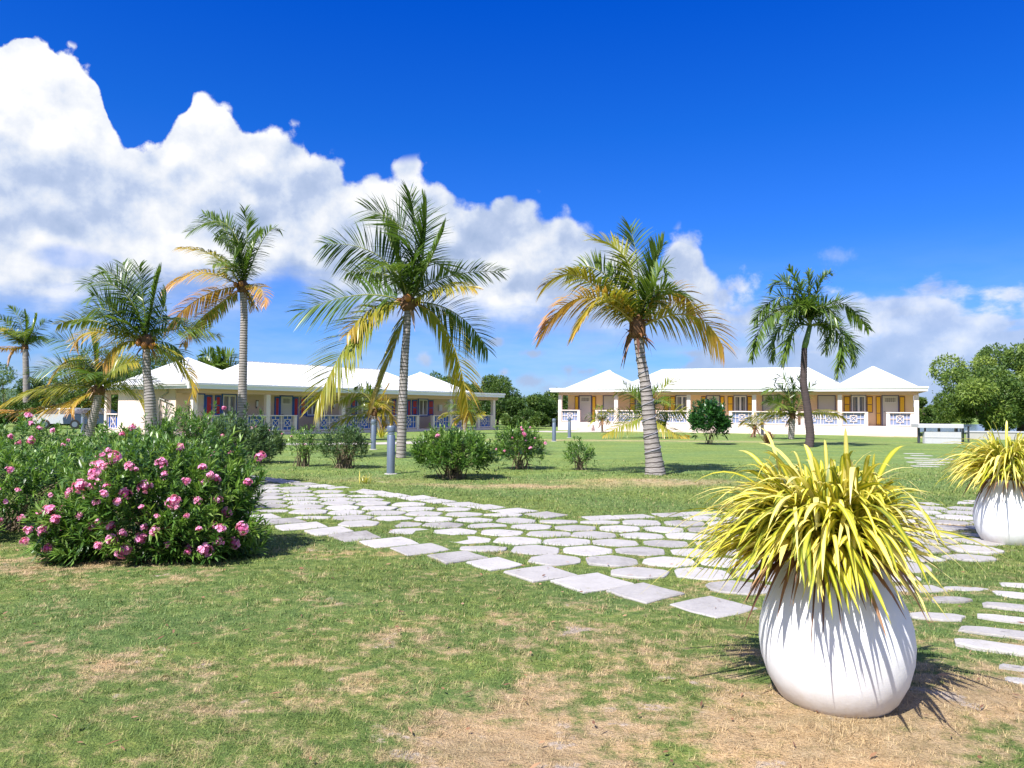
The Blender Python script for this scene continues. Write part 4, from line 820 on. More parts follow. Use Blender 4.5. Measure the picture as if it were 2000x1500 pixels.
def palm(name, label, group, Y, base, crown, trunk_px, rads, fronds, ll, seed, heart_r=.22, extra=0, n_nuts=0, dens=18, wd=.042, droop=.45, shaft=None, plume=0, cat='palm tree', spread=.9, xdry=.1, boost=1.0):
    g = np.random.default_rng(seed); b = G(*base) if Y is None else np.array([P(base[0], base[1], Y)[0], Y, 0.0]); Y = b[1]
    root = empty(name, tuple(b)); tag(root, label, cat, group); o0 = np.array([b[0], b[1], 0]); Cw = P(*crown, Y)
    tp = [b] + [P(px, py, Y) for px, py in trunk_px] + [Cw]
    tp[0] = np.array([b[0], b[1], -.05])
    if shaft is None: trunk(root, o0, tp, rads, seed=seed); heart(root, o0, Cw, heart_r, seed)
    else:
        trunk(root, o0, tp[:-1], rads[:-1], m_=M_purpletrunk, seed=seed)
        mb = MB(); mb.tube([tuple(q - o0) for q in (tp[-2], tp[-2] * .75 + tp[-1] * .25, tp[-2] * .4 + tp[-1] * .6, tp[-1])], [rads[-2] * 1.02, rads[-2] * 1.15, rads[-2] * .95, rads[-1]], 14); mb.build('crownshaft', M_crownshaft, root, True)
    if n_nuts: nuts(root, o0, Cw + np.array([0, -.05, .05]), heart_r * 1.3, n_nuts, seed)
    for i, fr in enumerate(fronds):
        mx, my, tx, ty, dry = fr[:5]; dy = fr[5] if len(fr) > 5 else g.uniform(-1, 1) * spread; s_ = (fr[6] if len(fr) > 6 else ll) * boost
        tw = fr[7] if len(fr) > 7 else None
        p0 = Cw + g.normal(0, .05, 3) * [1, 1, 0]; mid = P(mx, my, Y + dy * .45); tip = P(tx, ty, Y + dy)
        frond(root, o0, p0, mid, tip, dry, s_, seed * 100 + i, tw, dens, droop, wd, plume=plume)
    Lm = np.mean([np.linalg.norm(P(f[2], f[3], Y) - Cw) for f in fronds])
    for i in range(extra):                       # fronds growing towards and away from the camera
        az = (-1 if i == 1 else 1) * math.pi / 2 + g.uniform(-.9, .9); el = g.uniform(.5, 1.2)
        L_ = Lm * g.uniform(.75, 1.0); d = np.array([math.cos(az), math.sin(az), 0])
        mid = Cw + d * L_ * .5 * math.cos(el) + np.array([0, 0, L_ * .5 * math.sin(el)]); tip = Cw + d * L_ * .95 * math.cos(el * .6) + np.array([0, 0, L_ * (.55 * math.sin(el) - .12)])
        frond(root, o0, Cw, mid, tip, xdry + g.uniform(-.05, .1), ll, seed * 100 + 50 + i, g.uniform(-.5, .5), dens, droop, wd, plume=plume)
    return root, o0, Cw, tp
def S(sc_, ox, oy, lst): return [(ox + a / sc_, oy + b / sc_, ox + c / sc_, oy + d / sc_, *rest) for (a, b, c, d, *rest) in lst]
GP = 'coconut palms on the lawn'
f3 = S(2.777, 560, 360, [(700, 330, 668, 55, .02, .4, .95, .1), (655, 300, 440, 140, .03, -.3, .9), (500, 390, 212, 325, .03, .2, .85), (395, 600, 72, 695, .05, -.2, .85), (745, 330, 745, 110, .04, .9, .95, 1.2), (600, 420, 520, 190, .08, 1.4, .8),
    (860, 505, 1165, 475, .07, .3, .5, .9), (850, 560, 1015, 565, .40, -.9, .5), (900, 690, 1088, 890, .02, .8, .62), (870, 800, 990, 1260, .40, .2, .55, .9), (480, 665, 330, 810, .42, -1.0, .45), (410, 760, 165, 1185, .27, -.7, .85, .8), (575, 900, 470, 1195, .42, 1.2, .6, .9), (560, 500, 330, 480, .16, 1.8, .6), (770, 430, 850, 250, .05, -1.2, .7)])
root, o0, Cw, tp = palm('coconut_palm', 'tallest coconut palm with straight grey trunk in the middle of the lawn', GP, None, (783, 894), (797, 592), [(786, 800), (790, 700), (795, 640)], [.16, .145, .13, .115, .11], f3, .8, 31, extra=2, n_nuts=3, boost=1.22)
f4 = S(2.857, 1040, 430, [(285, 325, 78, 362, .36, -.3, .6), (300, 430, 62, 625, .62, -.6, .6), (530, 235, 335, 105, .26, .2, .62, .6), (590, 300, 545, 45, .05, .6, .8, .2), (670, 280, 735, 130, .05, .2, .7, .8), (700, 300, 755, 300, .10, -.5, .5), (780, 400, 908, 515, .60, .5, .5), (880, 530, 1062, 705, .50, -.2, .62, .8), (430, 440, 255, 610, .42, -1.1, .6), (400, 300, 200, 285, .16, 1.1, .55), (480, 330, 420, 300, .1, 1.5, .5), (660, 430, 760, 520, .25, 1.3, .5)])
root4, o4, C4, tp4 = palm('coconut_palm', 'leaning coconut palm with swollen trunk base wound with a cord', GP, None, (1281, 932), (1245, 640), [(1277, 895), (1270, 840), (1262, 760), (1252, 700), (1247, 670)], [.265, .20, .165, .135, .11, .105, .105], f4, .6, 41, heart_r=.17, extra=2, dens=24, wd=.034)
# cord wound round the trunk
pts = []; zs = np.linspace(.35, C4[2] - .45, 260); TP = np.array(tp4)
for i, zz in enumerate(zs):
    cx = np.interp(zz, TP[:, 2], TP[:, 0]); cy = np.interp(zz, TP[:, 2], TP[:, 1]); rr_ = np.interp(zz, TP[:, 2], [.265, .20, .165, .135, .11, .105, .105]) + .010; an = zz * 2 * math.pi / .36
    pts.append((cx + math.cos(an) * rr_ - o4[0], cy + math.sin(an) * rr_ - o4[1], zz))
MB().tube(pts, .009, 5).build('cord', M_rope, root4, True)
f2 = S(2.273, 0, 0, [(1097, 1075, 1087, 935, .03, .1, .75, .3), (1020, 1010, 848, 1025, .05, -.2, .7), (960, 1140, 798, 1102, .42, .2, .6), (1170, 1060, 1240, 1018, .03, .5, .5), (890, 1210, 733, 1292, .58, .2, .6), (1050, 1090, 905, 950, .06, 1.0, .7), (1130, 1085, 1165, 1040, .08, -.8, .6), (1060, 1130, 960, 1050, .05, 1.6, .7)]) + S(3.333, 0, 480, [(1310, 335, 1080, 540, .72, -.5, .6), (1320, 470, 1195, 645, .80, .6, .45), (1690, 270, 1722, 385, .62, -.9, .4), (1250, 545, 1420, 585, .3, .9, .4), (1640, 330, 1660, 400, .5, .5, .4), (1520, 150, 1570, 20, .05, -1.0, .6)])
palm('coconut_palm', 'tall coconut palm with orange lower fronds left of the tallest one', GP, 33.0, (475, 866), (474, 560), [(473, 790), (475, 700), (477, 610)], [.22, .19, .165, .15, .14], f2, .7, 21, boost=1.12, extra=2, n_nuts=4)
f1 = S(3.333, 0, 480, [(800, 300, 548, 250, .06, -.4, .8), (850, 260, 800, 118, .04, .5, .9, .3), (790, 250, 650, 172, .05, .3, .8), (1010, 310, 1045, 170, .05, -.4, .8), (620, 490, 383, 512, .22, .2, .65), (620, 560, 488, 645, .48, -.6, .6), (780, 640, 672, 765, .50, -.8, .6), (1110, 640, 1200, 740, .05, .6, .5), (1200, 535, 1425, 590, .20, .9, .55), (1180, 770, 1252, 960, .42, -.2, .6, .8), (930, 330, 905, 140, .03, -.9, .9, .2), (700, 420, 560, 470, .1, 1.3, .7), (700, 380, 600, 330, .05, -1.4, .8), (1060, 420, 1080, 290, .1, 1.0, .7)])
palm('coconut_palm', 'coconut palm leaning before the pink side wall of the blue shuttered cottage', GP, 29.0, (294, 880), (287, 668), [(295, 830), (293, 780), (287, 730), (285, 700)], [.24, .21, .20, .15, .13, .14], f1, .72, 11, extra=2, n_nuts=6)
f6 = S(3.333, 0, 480, [(330, 915, 0, 1052, .34, -.3, .9), (330, 1060, 0, 1075, .60, .2, .6), (450, 790, 205, 835, .12, -.5, .9), (500, 740, 325, 895, .45, .6, .7), (560, 700, 340, 600, .10, -.6, 1.0), (840, 930, 948, 1112, .36, -.4, .6, .8), (860, 870, 1052, 905, .05, .9, .6), (500, 1000, 455, 1085, .55, -.8, .6), (620, 760, 590, 560, .08, .3, 1.0), (480, 900, 300, 1000, .3, 1.0, .8), (720, 760, 800, 640, .15, .6, .9), (560, 850, 430, 760, .25, 1.4, .9), (760, 800, 900, 760, .3, -1.0, .8), (640, 1000, 560, 1090, .5, .9, .6)])
palm('coconut_palm', 'low bushy coconut palm with yellow fronds sweeping left', GP, 40.0, (172, 856), (192, 762), [(176, 838), (184, 810), (190, 785)], [.30, .24, .20, .19, .19], f6, .85, 61, extra=3, heart_r=.3)
f0 = S(5, 0, 560, [(110, 400, -30, 290, .12, -.5, .8), (190, 330, 90, 205, .1, .2, .8), (250, 380, 240, 250, .1, .6, .8), (330, 400, 360, 280, .12, -.4, .8), (380, 400, 480, 330, .08, .5, .7), (350, 530, 460, 520, .05, -.5, .5), (150, 610, 85, 750, .66, .2, .4), (60, 420, -60, 500, .45, .5, .6), (90, 600, -30, 590, .7, -.5, .5), (100, 480, -60, 400, .15, .8, .7)])
palm('coconut_palm', 'distant coconut palm at the far left edge', GP, 62.0, (52, 850), (49, 678), [(52, 760), (50, 700)], [.30, .26, .22, .2], f0, 1.0, 71, extra=3, dens=12, wd=.07)
f7 = S(2.857, 1040, 430, [(1340, 520, 1225, 760, .06, -.4), (1450, 620, 1400, 790, .08, -.8), (1400, 430, 1238, 560, .05, .3), (1430, 360, 1330, 380, .05, .8), (1490, 380, 1430, 275, .04, -.3), (1600, 370, 1665, 295, .04, .3), (1700, 460, 1872, 600, .06, -.3), (1700, 620, 1700, 860, .10, -.7), (1650, 600, 1640, 720, .06, .5), (1500, 470, 1420, 560, .1, -1.4), (1610, 480, 1700, 560, .05, -1.3), (1545, 380, 1545, 290, .04, 1.0), (1740, 620, 1790, 790, .08, .8), (1380, 600, 1340, 770, .07, .9)])
palm('fan_crowned_palm', 'slender palm with smooth green neck and drooping feathery crown before the right cottage', None, 34.0, (1580, 880), (1582, 636), [(1583, 850), (1576, 790), (1569, 750), (1571, 680)], [.20, .18, .165, .16, .12, .10], f7, .62, 81, extra=3, shaft=True, plume=1.1, dens=22, wd=.05, droop=.4)
GY = 'young palms in front of the cottages'
palm('young_palm', 'young palm behind the leaning palm trunk with fronds reaching the cottage roof', GY, 44.0, (1268, 856), (1268, 812), [(1268, 840)], [.16, .18, .15], S(4.545, 1060, 700, [(800, 330, 660, 300, .2, -.3), (1060, 280, 1205, 185, .25, .3), (690, 500, 520, 500, .3, -.3), (1180, 470, 1320, 490, .28, .2), (720, 590, 545, 680, .32, -.9), (1080, 560, 1090, 540, .1, .6), (880, 400, 720, 225, .12, .5), (960, 380, 1020, 240, .1, -.6), (1130, 640, 1290, 700, .42, -.7), (860, 380, 850, 260, .08, .8)]), .62, 91, extra=2, dens=14, wd=.05, heart_r=.16)
palm('young_palm', 'young palm beside the slender palm, over the second striped planter leaves', GY, 44.0, (1545, 862), (1548, 812), [(1546, 840)], [.16, .18, .15], S(5.128, 1440, 680, [(330, 650, 45, 740, .35, -.3), (460, 430, 260, 430, .08, .3), (480, 330, 380, 320, .04, -.2), (560, 480, 530, 300, .03, .4), (400, 560, 285, 520, .04, -.5), (880, 640, 1070, 700, .38, -.2), (640, 450, 600, 290, .03, .3), (680, 460, 780, 350, .05, -.6), (420, 660, 300, 700, .4, .5)]), .6, 92, extra=2, dens=14, wd=.05, heart_r=.16)
palm('young_palm', 'young palm with pale arching fronds behind the bush row left of the tallest palm', GY, 38.0, (728, 864), (732, 806), [(730, 840)], [.14, .17, .14], S(5.714, 650, 680, [(310, 490, 70, 600, .25, -.3), (200, 760, 0, 860, .35, -.5), (330, 640, 170, 700, .2, .2), (480, 560, 545, 420, .1, .4), (540, 560, 620, 420, .5, .5), (600, 640, 560, 560, .45, -.4), (560, 720, 600, 860, .5, .3), (400, 480, 250, 430, .15, .6), (620, 700, 680, 800, .45, -.3)]), .6, 93, extra=3, dens=14, wd=.05, heart_r=.15, xdry=.35)
palm('young_palm', 'small young palm near the right end of the blue shuttered cottage', GY, 50.0, (908, 846), (908, 812), [(908, 830)], [.12, .14, .12], S(10.71, 860, 720, [(220, 930, 0, 1020, .35, -.3), (400, 780, 130, 740, .05, .3), (700, 980, 900, 950, .3, -.2), (600, 800, 700, 600, .1, .3), (330, 1080, 300, 1150, .5, -.4), (440, 800, 420, 690, .05, .5), (620, 880, 780, 700, .15, -.5)]), .5, 94, extra=2, dens=12, wd=.06, heart_r=.12)
palm('young_palm', 'tiny young palm in front of the left door of the yellow shuttered cottage', GY, 55.0, (1176, 840), (1176, 822), [(1176, 830)], [.07, .08, .07], S(10, 1080, 710, [(760, 1020, 640, 1040, .1, -.2), (860, 900, 900, 830, .2, .2), (1060, 950, 1180, 930, .35, -.2), (820, 1080, 700, 1180, .3, .2), (1030, 1080, 1060, 1150, .4, .2), (950, 930, 960, 850, .15, -.3)]), .4, 95, extra=1, dens=12, wd=.05, heart_r=.07)
palm('young_palm', 'tiny yellowish palm by the dark bollard under the arching frond', GY, 47.0, (1474, 850), (1474, 838), [(1474, 844)], [.06, .07, .06], [(1466, 825, 1462, 812, .4, -.2), (1480, 824, 1486, 812, .45, .2), (1464, 832, 1456, 828, .4, .3), (1484, 832, 1492, 828, .5, -.3), (1474, 824, 1475, 808, .35, .1)], .35, 96, extra=1, dens=12, wd=.05, heart_r=.07)
palm('background_palm', 'round crowned dark palm rising behind the roof of the blue shuttered cottage', None, 66.0, (425, 850), (427, 735), [(426, 800)], [.2, .2, .2], [(400, 712, 378, 715, .08, .3), (412, 703, 398, 690, .05, -.3), (428, 706, 425, 686, .04, .3), (442, 706, 455, 690, .1, -.3), (450, 714, 470, 712, .3, .3), (405, 725, 385, 733, .1, -.5), (448, 725, 468, 733, .2, .5), (418, 710, 410, 688, .04, .6), (436, 708, 440, 688, .12, .5)], 1.2, 97, extra=4, dens=10, wd=.11, heart_r=.3)

# ------------------------------------------------------------------ oleander bushes
STARS = {}
def cluster_mesh(seed, nfl=11, r=.055, fr=.024):
    g = np.random.default_rng(seed); d = norm(g.normal(0, 1, (nfl, 3)) + [0, 0, .5]); c = d * r * g.uniform(.5, 1.1, (nfl, 1))
    P0, Ds, rnd = [], [], []
    for i in range(nfl):
        a = norm(np.cross(d[i], [.3, .2, .9])); b_ = np.cross(d[i], a)
        for k in range(5):
            an = 2 * math.pi * k / 5 + g.uniform(0, .3); P0.append(c[i] * 1.0); Ds.append(a * math.cos(an) + b_ * math.sin(an) + d[i] * .35); rnd.append(g.uniform(0, 1))
    P0 = np.array(P0); Ds = np.array(Ds)
    sd = np.cross(Ds, np.repeat(d, 5, 0))
    V, F, t, ac, idx = strips(P0, Ds, fr * g.uniform(.85, 1.15, len(P0)), fr * .95, .15, 2, prof=np.array([.3, 1, .7]), side=sd)
    th = np.linspace(0, math.pi, 5); ph = np.linspace(0, 2 * math.pi, 7)[:-1]; core = np.array([[math.sin(a) * math.cos(b), math.sin(a) * math.sin(b), math.cos(a)] for a in th for b in ph]) * r * .62
    CF = np.array([[i * 6 + j, i * 6 + (j + 1) % 6, (i + 1) * 6 + (j + 1) % 6, (i + 1) * 6 + j] for i in range(4) for j in range(6)]); nv = len(V)
    V = np.concatenate([V, core]); F = np.concatenate([F, CF + nv])
    return np_mesh('flower_cluster', V, F, {'t': np.concatenate([t, np.full(len(core), .1)]), 'rnd': np.concatenate([np.array(rnd)[idx], np.full(len(core), .2)])})
CL = [cluster_mesh(i, 12 + i * 3, .036 + .006 * i, fr=.021) for i in range(5)]
def bush(label, X, Y, rx, ry, h, nsh, seed, low=1.12, flowers=0, leaf=.12, wid=.021, m_=None, z0=.12, lps=22, group='oleander bushes', fsc=1.0, bare=0, stems=26, name='oleander_bush', cat='bush', lumps=None, sprawl=0.25, pale=False):
    g = np.random.default_rng(seed); root = empty(name, (X, Y, 0)); tag(root, label, cat, group)
    u = g.uniform(0, 2 * math.pi, nsh); q = g.uniform(0, 1, nsh); ph = np.arccos(1 - q * low)          # from zenith
    rad = g.uniform(.55, 1.0, nsh) ** .5 * (1 + .16 * np.sin(3 * u + seed) * np.sin(ph * 2.2) + .10 * np.sin(7 * u + 2 * seed))
    cz = h * .45
    T = np.stack([np.cos(u) * np.sin(ph) * rx * rad, np.sin(u) * np.sin(ph) * ry * rad, cz + np.cos(ph) * (h * .55) * rad], -1)
    T[:, 2] = np.where(T[:, 2] < cz, cz - (cz - T[:, 2]) * 1.7, T[:, 2])
    T[:, 2] = np.maximum(T[:, 2] + g.normal(0, .05 * h, nsh), z0)
    if lumps:
        for (lx, ly, lz, lr, ln) in lumps:
            dd = norm(g.normal(0, 1, (ln, 3)) + [0, 0, .3]) * lr * g.uniform(.6, 1, (ln, 1)); T = np.concatenate([T, dd + [lx, ly, lz]])
    T[:, 2] = np.maximum(T[:, 2], z0); n_ = len(T)
    out = norm(T - np.array([0, 0, h * .15])); sd = norm(out + np.array([0, 0, .55]) + g.normal(0, .25, (n_, 3)))
    sl_ = g.uniform(.14, .30, n_) * min(1.2, h); B = T - sd * sl_[:, None]
    k = lps; tt = g.uniform(0, 1, (n_, k)); P0 = (B[:, None, :] + sd[:, None, :] * (sl_[:, None] * tt)[:, :, None]).reshape(-1, 3)
    ax = norm(np.cross(sd, [.31, .17, .9])); bx = np.cross(sd, ax); an = g.uniform(0, 2 * math.pi, (n_, k)); op = np.interp(tt, [0, 1], [R(75), R(25)]) + g.normal(0, .15, (n_, k))
    Dl = (ax[:, None] * (np.cos(an) * np.sin(op))[..., None] + bx[:, None] * (np.sin(an) * np.sin(op))[..., None] + sd[:, None] * np.cos(op)[..., None]).reshape(-1, 3)
    P0[:, 2] = np.maximum(P0[:, 2], .03); N_ = len(P0)
    V, F, t, ac, idx = strips(P0, Dl, leaf * g.uniform(.7, 1.15, N_), wid * g.uniform(.8, 1.2, N_), g.uniform(.05, .35, N_), 2, prof=np.array([.3, 1, .05]), roll=g.uniform(-.7, .7, N_))
    V[:, 2] = np.maximum(V[:, 2], .012)
    base_r = np.repeat(g.uniform(.1, .7, n_), k) + (tt.ravel() - .5) * .35 + g.normal(0, .1, N_)
    link('foliage', np_mesh('foliage', V, F, {'rnd': np.clip(base_r, 0, 1)[idx]}), m_ or M_oleander, root)
    mb = MB()
    for i in g.choice(n_, min(stems, n_), replace=False):
        b_ = np.array([g.normal(0, .10 * rx + .03), g.normal(0, .10 * rx + .03), -.02]); e_ = B[i]; md = (b_ + e_) / 2 + np.array([(e_[0] - b_[0]) * -.12, (e_[1] - b_[1]) * -.12, .08 * h])
        mb.tube([tuple(b_), tuple(md), tuple(e_)], [.014, .010, .005], 5, False)
    if mb.v: mb.build('stems', M_stem, root)
    if flowers:
        sc_ = np.argsort(-(T @ np.array([0.0, -.8, .22])) + g.normal(0, .38 * rx, n_)); cnt = 0; used = []
        for i in sc_:
            p = T[i] + sd[i] * .05
            if any(np.linalg.norm(p - q_) < .115 * fsc for q_ in used): continue
            used.append(p); o_ = bpy.data.objects.new('flower_cluster', CL[int(g.integers(0, 5))]); col.objects.link(o_); o_.parent = root; o_.location = tuple(float(c) for c in p); s = g.uniform(.55, 1.25) * fsc; o_.scale = (s, s, s); o_.rotation_euler = (0, 0, g.uniform(0, 6))
            cnt += 1
            if cnt >= flowers: break
    return root
for me in CL: me.materials.append(M_petal)
bush('big pink flowering oleander bush in the left foreground', -3.62, 8.0, 1.0, .92, 1.22, 780, 101, low=1.45, fsc=.98, flowers=86, leaf=.115, wid=.020, lps=26, stems=40, lumps=[(.95, -.15, .22, .26, 60), (-.75, -.55, .28, .34, 80), (.55, -.5, .3, .4, 70)])
bush('pink flowering oleander bush cut by the left edge of the photo', -6.1, 9.3, 1.2, 1.0, 1.05, 560, 102, low=1.4, flowers=40, leaf=.115, wid=.021, lps=22, fsc=1.1)
bush('bright green oleander bush behind the two pink flowering ones', -5.2, 11.0, 1.35, 1.0, .94, 420, 103, flowers=16, leaf=.12, wid=.022, lps=20)
bush('oleander bush with pale faded flowers at the far left edge, behind the others', -9.4, 14.6, 1.3, 1.2, 1.28, 320, 104, flowers=16, leaf=.13, wid=.026, lps=18, fsc=1.2)
bush('grey green leafy bush behind the far left oleanders, left of the low palm trunk', -7.6, 14.2, 1.0, 1.0, 1.12, 260, 105, flowers=3, leaf=.13, wid=.026, lps=18)
bush('tall dull green hedge bush hiding the foot of the blue shuttered cottage', -6.6, 15.6, 1.0, .8, 1.46, 420, 106, leaf=.12, wid=.024, lps=18)
bush('dull green hedge bush with dark stems at the foot of the orange fronded palm', -5.55, 15.4, .82, .7, 1.42, 380, 107, flowers=2, leaf=.12, wid=.024, lps=18, m_=M_oleander_dull)
def gbush(label, px, py, **kw):
    g_ = G(px, py); bush(label, g_[0], g_[1], **kw)
gbush('rounded bush with a few pale pink flowers beside the big flowering oleander', 513, 904, rx=.64, ry=.55, h=1.04, nsh=260, seed=108, flowers=8, leaf=.12, wid=.024, lps=17, fsc=.8, m_=M_oleander_dull)
gbush('sparse see-through bush with thin upright stems, second in the row', 592, 911, rx=.46, ry=.4, h=1.08, nsh=95, seed=109, flowers=2, leaf=.12, wid=.022, lps=13, stems=30, fsc=.7)
gbush('bush with many bare brown stems and a green top, left of the grey bollard', 672, 914, rx=.72, ry=.55, h=1.14, nsh=240, seed=110, leaf=.12, wid=.024, lps=14, stems=70, z0=.32, m_=M_oleander_dull)
gbush('wide dense bright green bush without flowers right of the tallest palm', 888, 934, rx=.98, ry=.75, h=1.10, nsh=520, seed=111, flowers=1, leaf=.13, wid=.024, lps=20, stems=50)
gbush('bush with pink flowers at its top behind the wide dense green one', 1014, 916, rx=.72, ry=.6, h=1.18, nsh=300, seed=112, flowers=11, leaf=.12, wid=.024, lps=16, fsc=.9)
gbush('smallest plain green bush alone between bollards and leaning palm', 1133, 918, rx=.42, ry=.38, h=.78, nsh=95, seed=113, leaf=.11, wid=.022, lps=15)
bush('dark glossy conical shrub beside the leaning palm', *G(1386, 868)[:2], .95, .9, 2.0, 330, 114, leaf=.26, wid=.07, m_=M_darkleaf, lps=12, group=None, name='dark_shrub', cat='shrub', stems=12)
# strappy tufts
def tuft_plant(label, px, py, n_, L, m_, seed, wid=.03, name='grass_tuft', cat='plant'):
    g = np.random.default_rng(seed); c = G(px, py); az = g.uniform(0, 2 * math.pi, n_); el = g.uniform(R(45), R(88), n_)
    P0 = np.stack([g.normal(0, .05, n_), g.normal(0, .05, n_), np.zeros(n_)], -1); D_ = np.stack([np.cos(az) * np.cos(el), np.sin(az) * np.cos(el), np.sin(el)], -1)
    V, F, t, ac, idx = strips(P0, D_, L * g.uniform(.6, 1.1, n_), wid, g.uniform(.1, .4, n_), 4)
    root = empty(name, tuple(c)); tag(root, label, cat); link('blades', np_mesh('blades', V, F, {'rnd': g.uniform(0, 1, n_)[idx], 'across': ac, 't': t}), m_, root)
tuft_plant('small yellow green strap leaved tuft on the lawn left of the grey bollard', 712, 944, 22, .30, M_spider, 5, .025, 'lily_tuft')
tuft_plant('orange yellow leafy tuft behind the bushes next to the tallest palm', 838, 868, 26, .5, M_spider, 6, .05, 'lily_tuft')
tuft_plant('yellow foliage plant at the base of the young palm left of the tallest palm', 745, 855, 36, .8, M_spider, 8, .07, 'lily_tuft')
tuft_plant('dry brown heap of leaves under the young palm by the yellow shuttered cottage', 1500, 866, 120, .8, M_deadleaf, 9, .06, 'dry_leaf_heap', 'leaf heap')

# ------------------------------------------------------------------ trees and far things
def tree(label, X, Y, h, rx, ry, lumps, n_, leaf, seed, m_=None, name='broadleaf_tree', group=None, zlo=.2, trunk_r=.15, cat='tree', lr=(.25, .45)):
    g = np.random.default_rng(seed); root = empty(name, (X, Y, 0)); tag(root, label, cat, group)
    C = []; 
    for i in range(lumps):
        d = norm(g.normal(0, 1, 3)); q = g.uniform(.35, .95) ** .6; C.append((d[0] * rx * q, d[1] * ry * q, h * ((1 + zlo) / 2) + d[2] * h * (1 - zlo) / 2 * q * .85, g.uniform(*lr) * min(rx, h * .6)))
    C = np.array(C); wts = C[:, 3] ** 2; idx0 = g.choice(lumps, n_, p=wts / wts.sum()); d = norm(g.normal(0, 1, (n_, 3)))
    rr_ = C[idx0, 3] * (g.uniform(.5, 1.0, n_) ** .5) * (1 + .25 * g.normal(0, 1, n_) * (g.uniform(0, 1, n_) < .15)); P0 = C[idx0, :3] + d * rr_[:, None] * [1, 1, .8]
    P0[:, 2] = np.maximum(P0[:, 2], .05)
    D_ = d * .5 + g.normal(0, .6, (n_, 3)); V, F, t, ac, idx = strips(P0, D_, leaf * g.uniform(.6, 1.3, n_), leaf * .55 * g.uniform(.7, 1.2, n_), .1, 2, prof=np.array([.4, 1, .1]), side=g.normal(0, 1, (n_, 3)))
    rv = g.uniform(0, .6, lumps)[idx0] + g.normal(0, .18, n_) + .15
    link('crown', np_mesh('crown', V, F, {'rnd': np.clip(rv, 0, 1)[idx]}), m_ or M_tree, root)
    mb = MB(); mb.tube([(0, 0, -.1), (.05 * rx, 0, h * .25), (0, .05, h * .55)], [trunk_r, trunk_r * .8, trunk_r * .4], 8)
    for i in range(min(lumps, 9)): mb.tube([(0, 0, h * .22), tuple(C[i, :3] * [.5, .5, .75]), tuple(C[i, :3])], [trunk_r * .6, trunk_r * .35, trunk_r * .12], 6, False)
    mb.build('trunk', M_trunk, root, True); return root
def ptree(label, px, top, Y, wpx, n_=9000, leaf=.22, seed=0, lumps=16, zlo=.1, **kw):
    p = P(px, top, Y); h = p[2]; rx = wpx / 1500 * Y / 2; tree(label, p[0], Y, h, rx, rx * .9, lumps, n_, leaf, seed, zlo=zlo, **kw)
GT = 'trees behind the cottages'
ptree('green tree behind the right half of the blue shuttered cottage roof', 850, 722, 80, 90, seed=201, group=GT)
ptree('bushy dark tree just right of the blue shuttered cottage', 905, 738, 78, 90, seed=202, group=GT, n_=12000)
ptree('grey green tree with a feathery top between the two cottages', 972, 733, 82, 100, seed=203, group=GT, n_=13000, lumps=20)
ptree('low broad green tree in the gap between the two cottages', 945, 772, 70, 90, seed=207, group=GT, n_=13000, lumps=20, zlo=.02)
ptree('round green tree left of the yellow shuttered cottage', 1035, 764, 74, 96, seed=204, group=GT, n_=13000, zlo=.02)
ptree('dark green tree touching the left end of the yellow shuttered cottage', 1080, 760, 78, 80, seed=205, group=GT, n_=11000, zlo=.02)
ptree('low bush hedge at the foot of the trees between the cottages', 1010, 800, 66, 150, seed=206, group=GT, n_=12000, lumps=26, zlo=.0, trunk_r=.08, leaf=.18)
ptree('dark tree behind the low bushy palm at left', 215, 686, 62, 190, seed=208, group=GT, n_=18000, lumps=24, zlo=.02)
ptree('dark tree filling the space left of the pink side wall', 120, 722, 66, 180, seed=209, group=GT, n_=14000, lumps=18, zlo=.02)
ptree('green tree behind the left roof peak of the blue shuttered cottage', 295, 672, 70, 140, seed=210, group=GT, n_=11000, lumps=16)
ptree('hazy grey tree at the far left edge', 10, 722, 85, 160, seed=211, group=GT, n_=10000, lumps=18, zlo=.02)
ptree('low dark hedge behind the far left palms', 60, 785, 60, 200, seed=212, group=GT, n_=14000, lumps=30, zlo=.0, trunk_r=.08, leaf=.2)
ptree('small dark tree top behind the round crowned palm', 392, 700, 70, 46, seed=213, group=GT, n_=5000, lumps=9, zlo=.5)
# big tree at right
tree('large spreading olive green tree at the right edge', P(1990, 700, 62)[0], 62, 7.4, 6.3, 5.5, 46, 42000, .24, 301, m_=M_olive, zlo=.12, trunk_r=.3, lr=(.18, .32))
tree('rounded lower olive green tree in front of the large one at the right edge', P(1925, 700, 58)[0], 58, 4.6, 3.0, 3.0, 26, 20000, .22, 302, m_=M_olive, zlo=.08, trunk_r=.2, lr=(.25, .4))
tree('thin dark tree just behind the right end of the yellow shuttered cottage', P(1806, 800, 66)[0], 66, 3.0, .9, .9, 9, 4200, .20, 303, m_=M_tree, zlo=.1, trunk_r=.08)
for i, (px, top, Y, w, lab) in enumerate(((1822, 790, 150, 90, 'low yellowish green thicket left part beyond the pond'), (1868, 793, 140, 70, 'low green thicket beyond the pond beside the large tree'), (1845, 806, 122, 110, 'nearest low thicket on the far pond bank'))):
    ptree(lab, px, top, Y, w, seed=320 + i, m_=M_olive, n_=12000, lumps=26, zlo=0.0, leaf=.4, trunk_r=.1, group='thickets beyond the pond', name='thicket', cat='thicket')
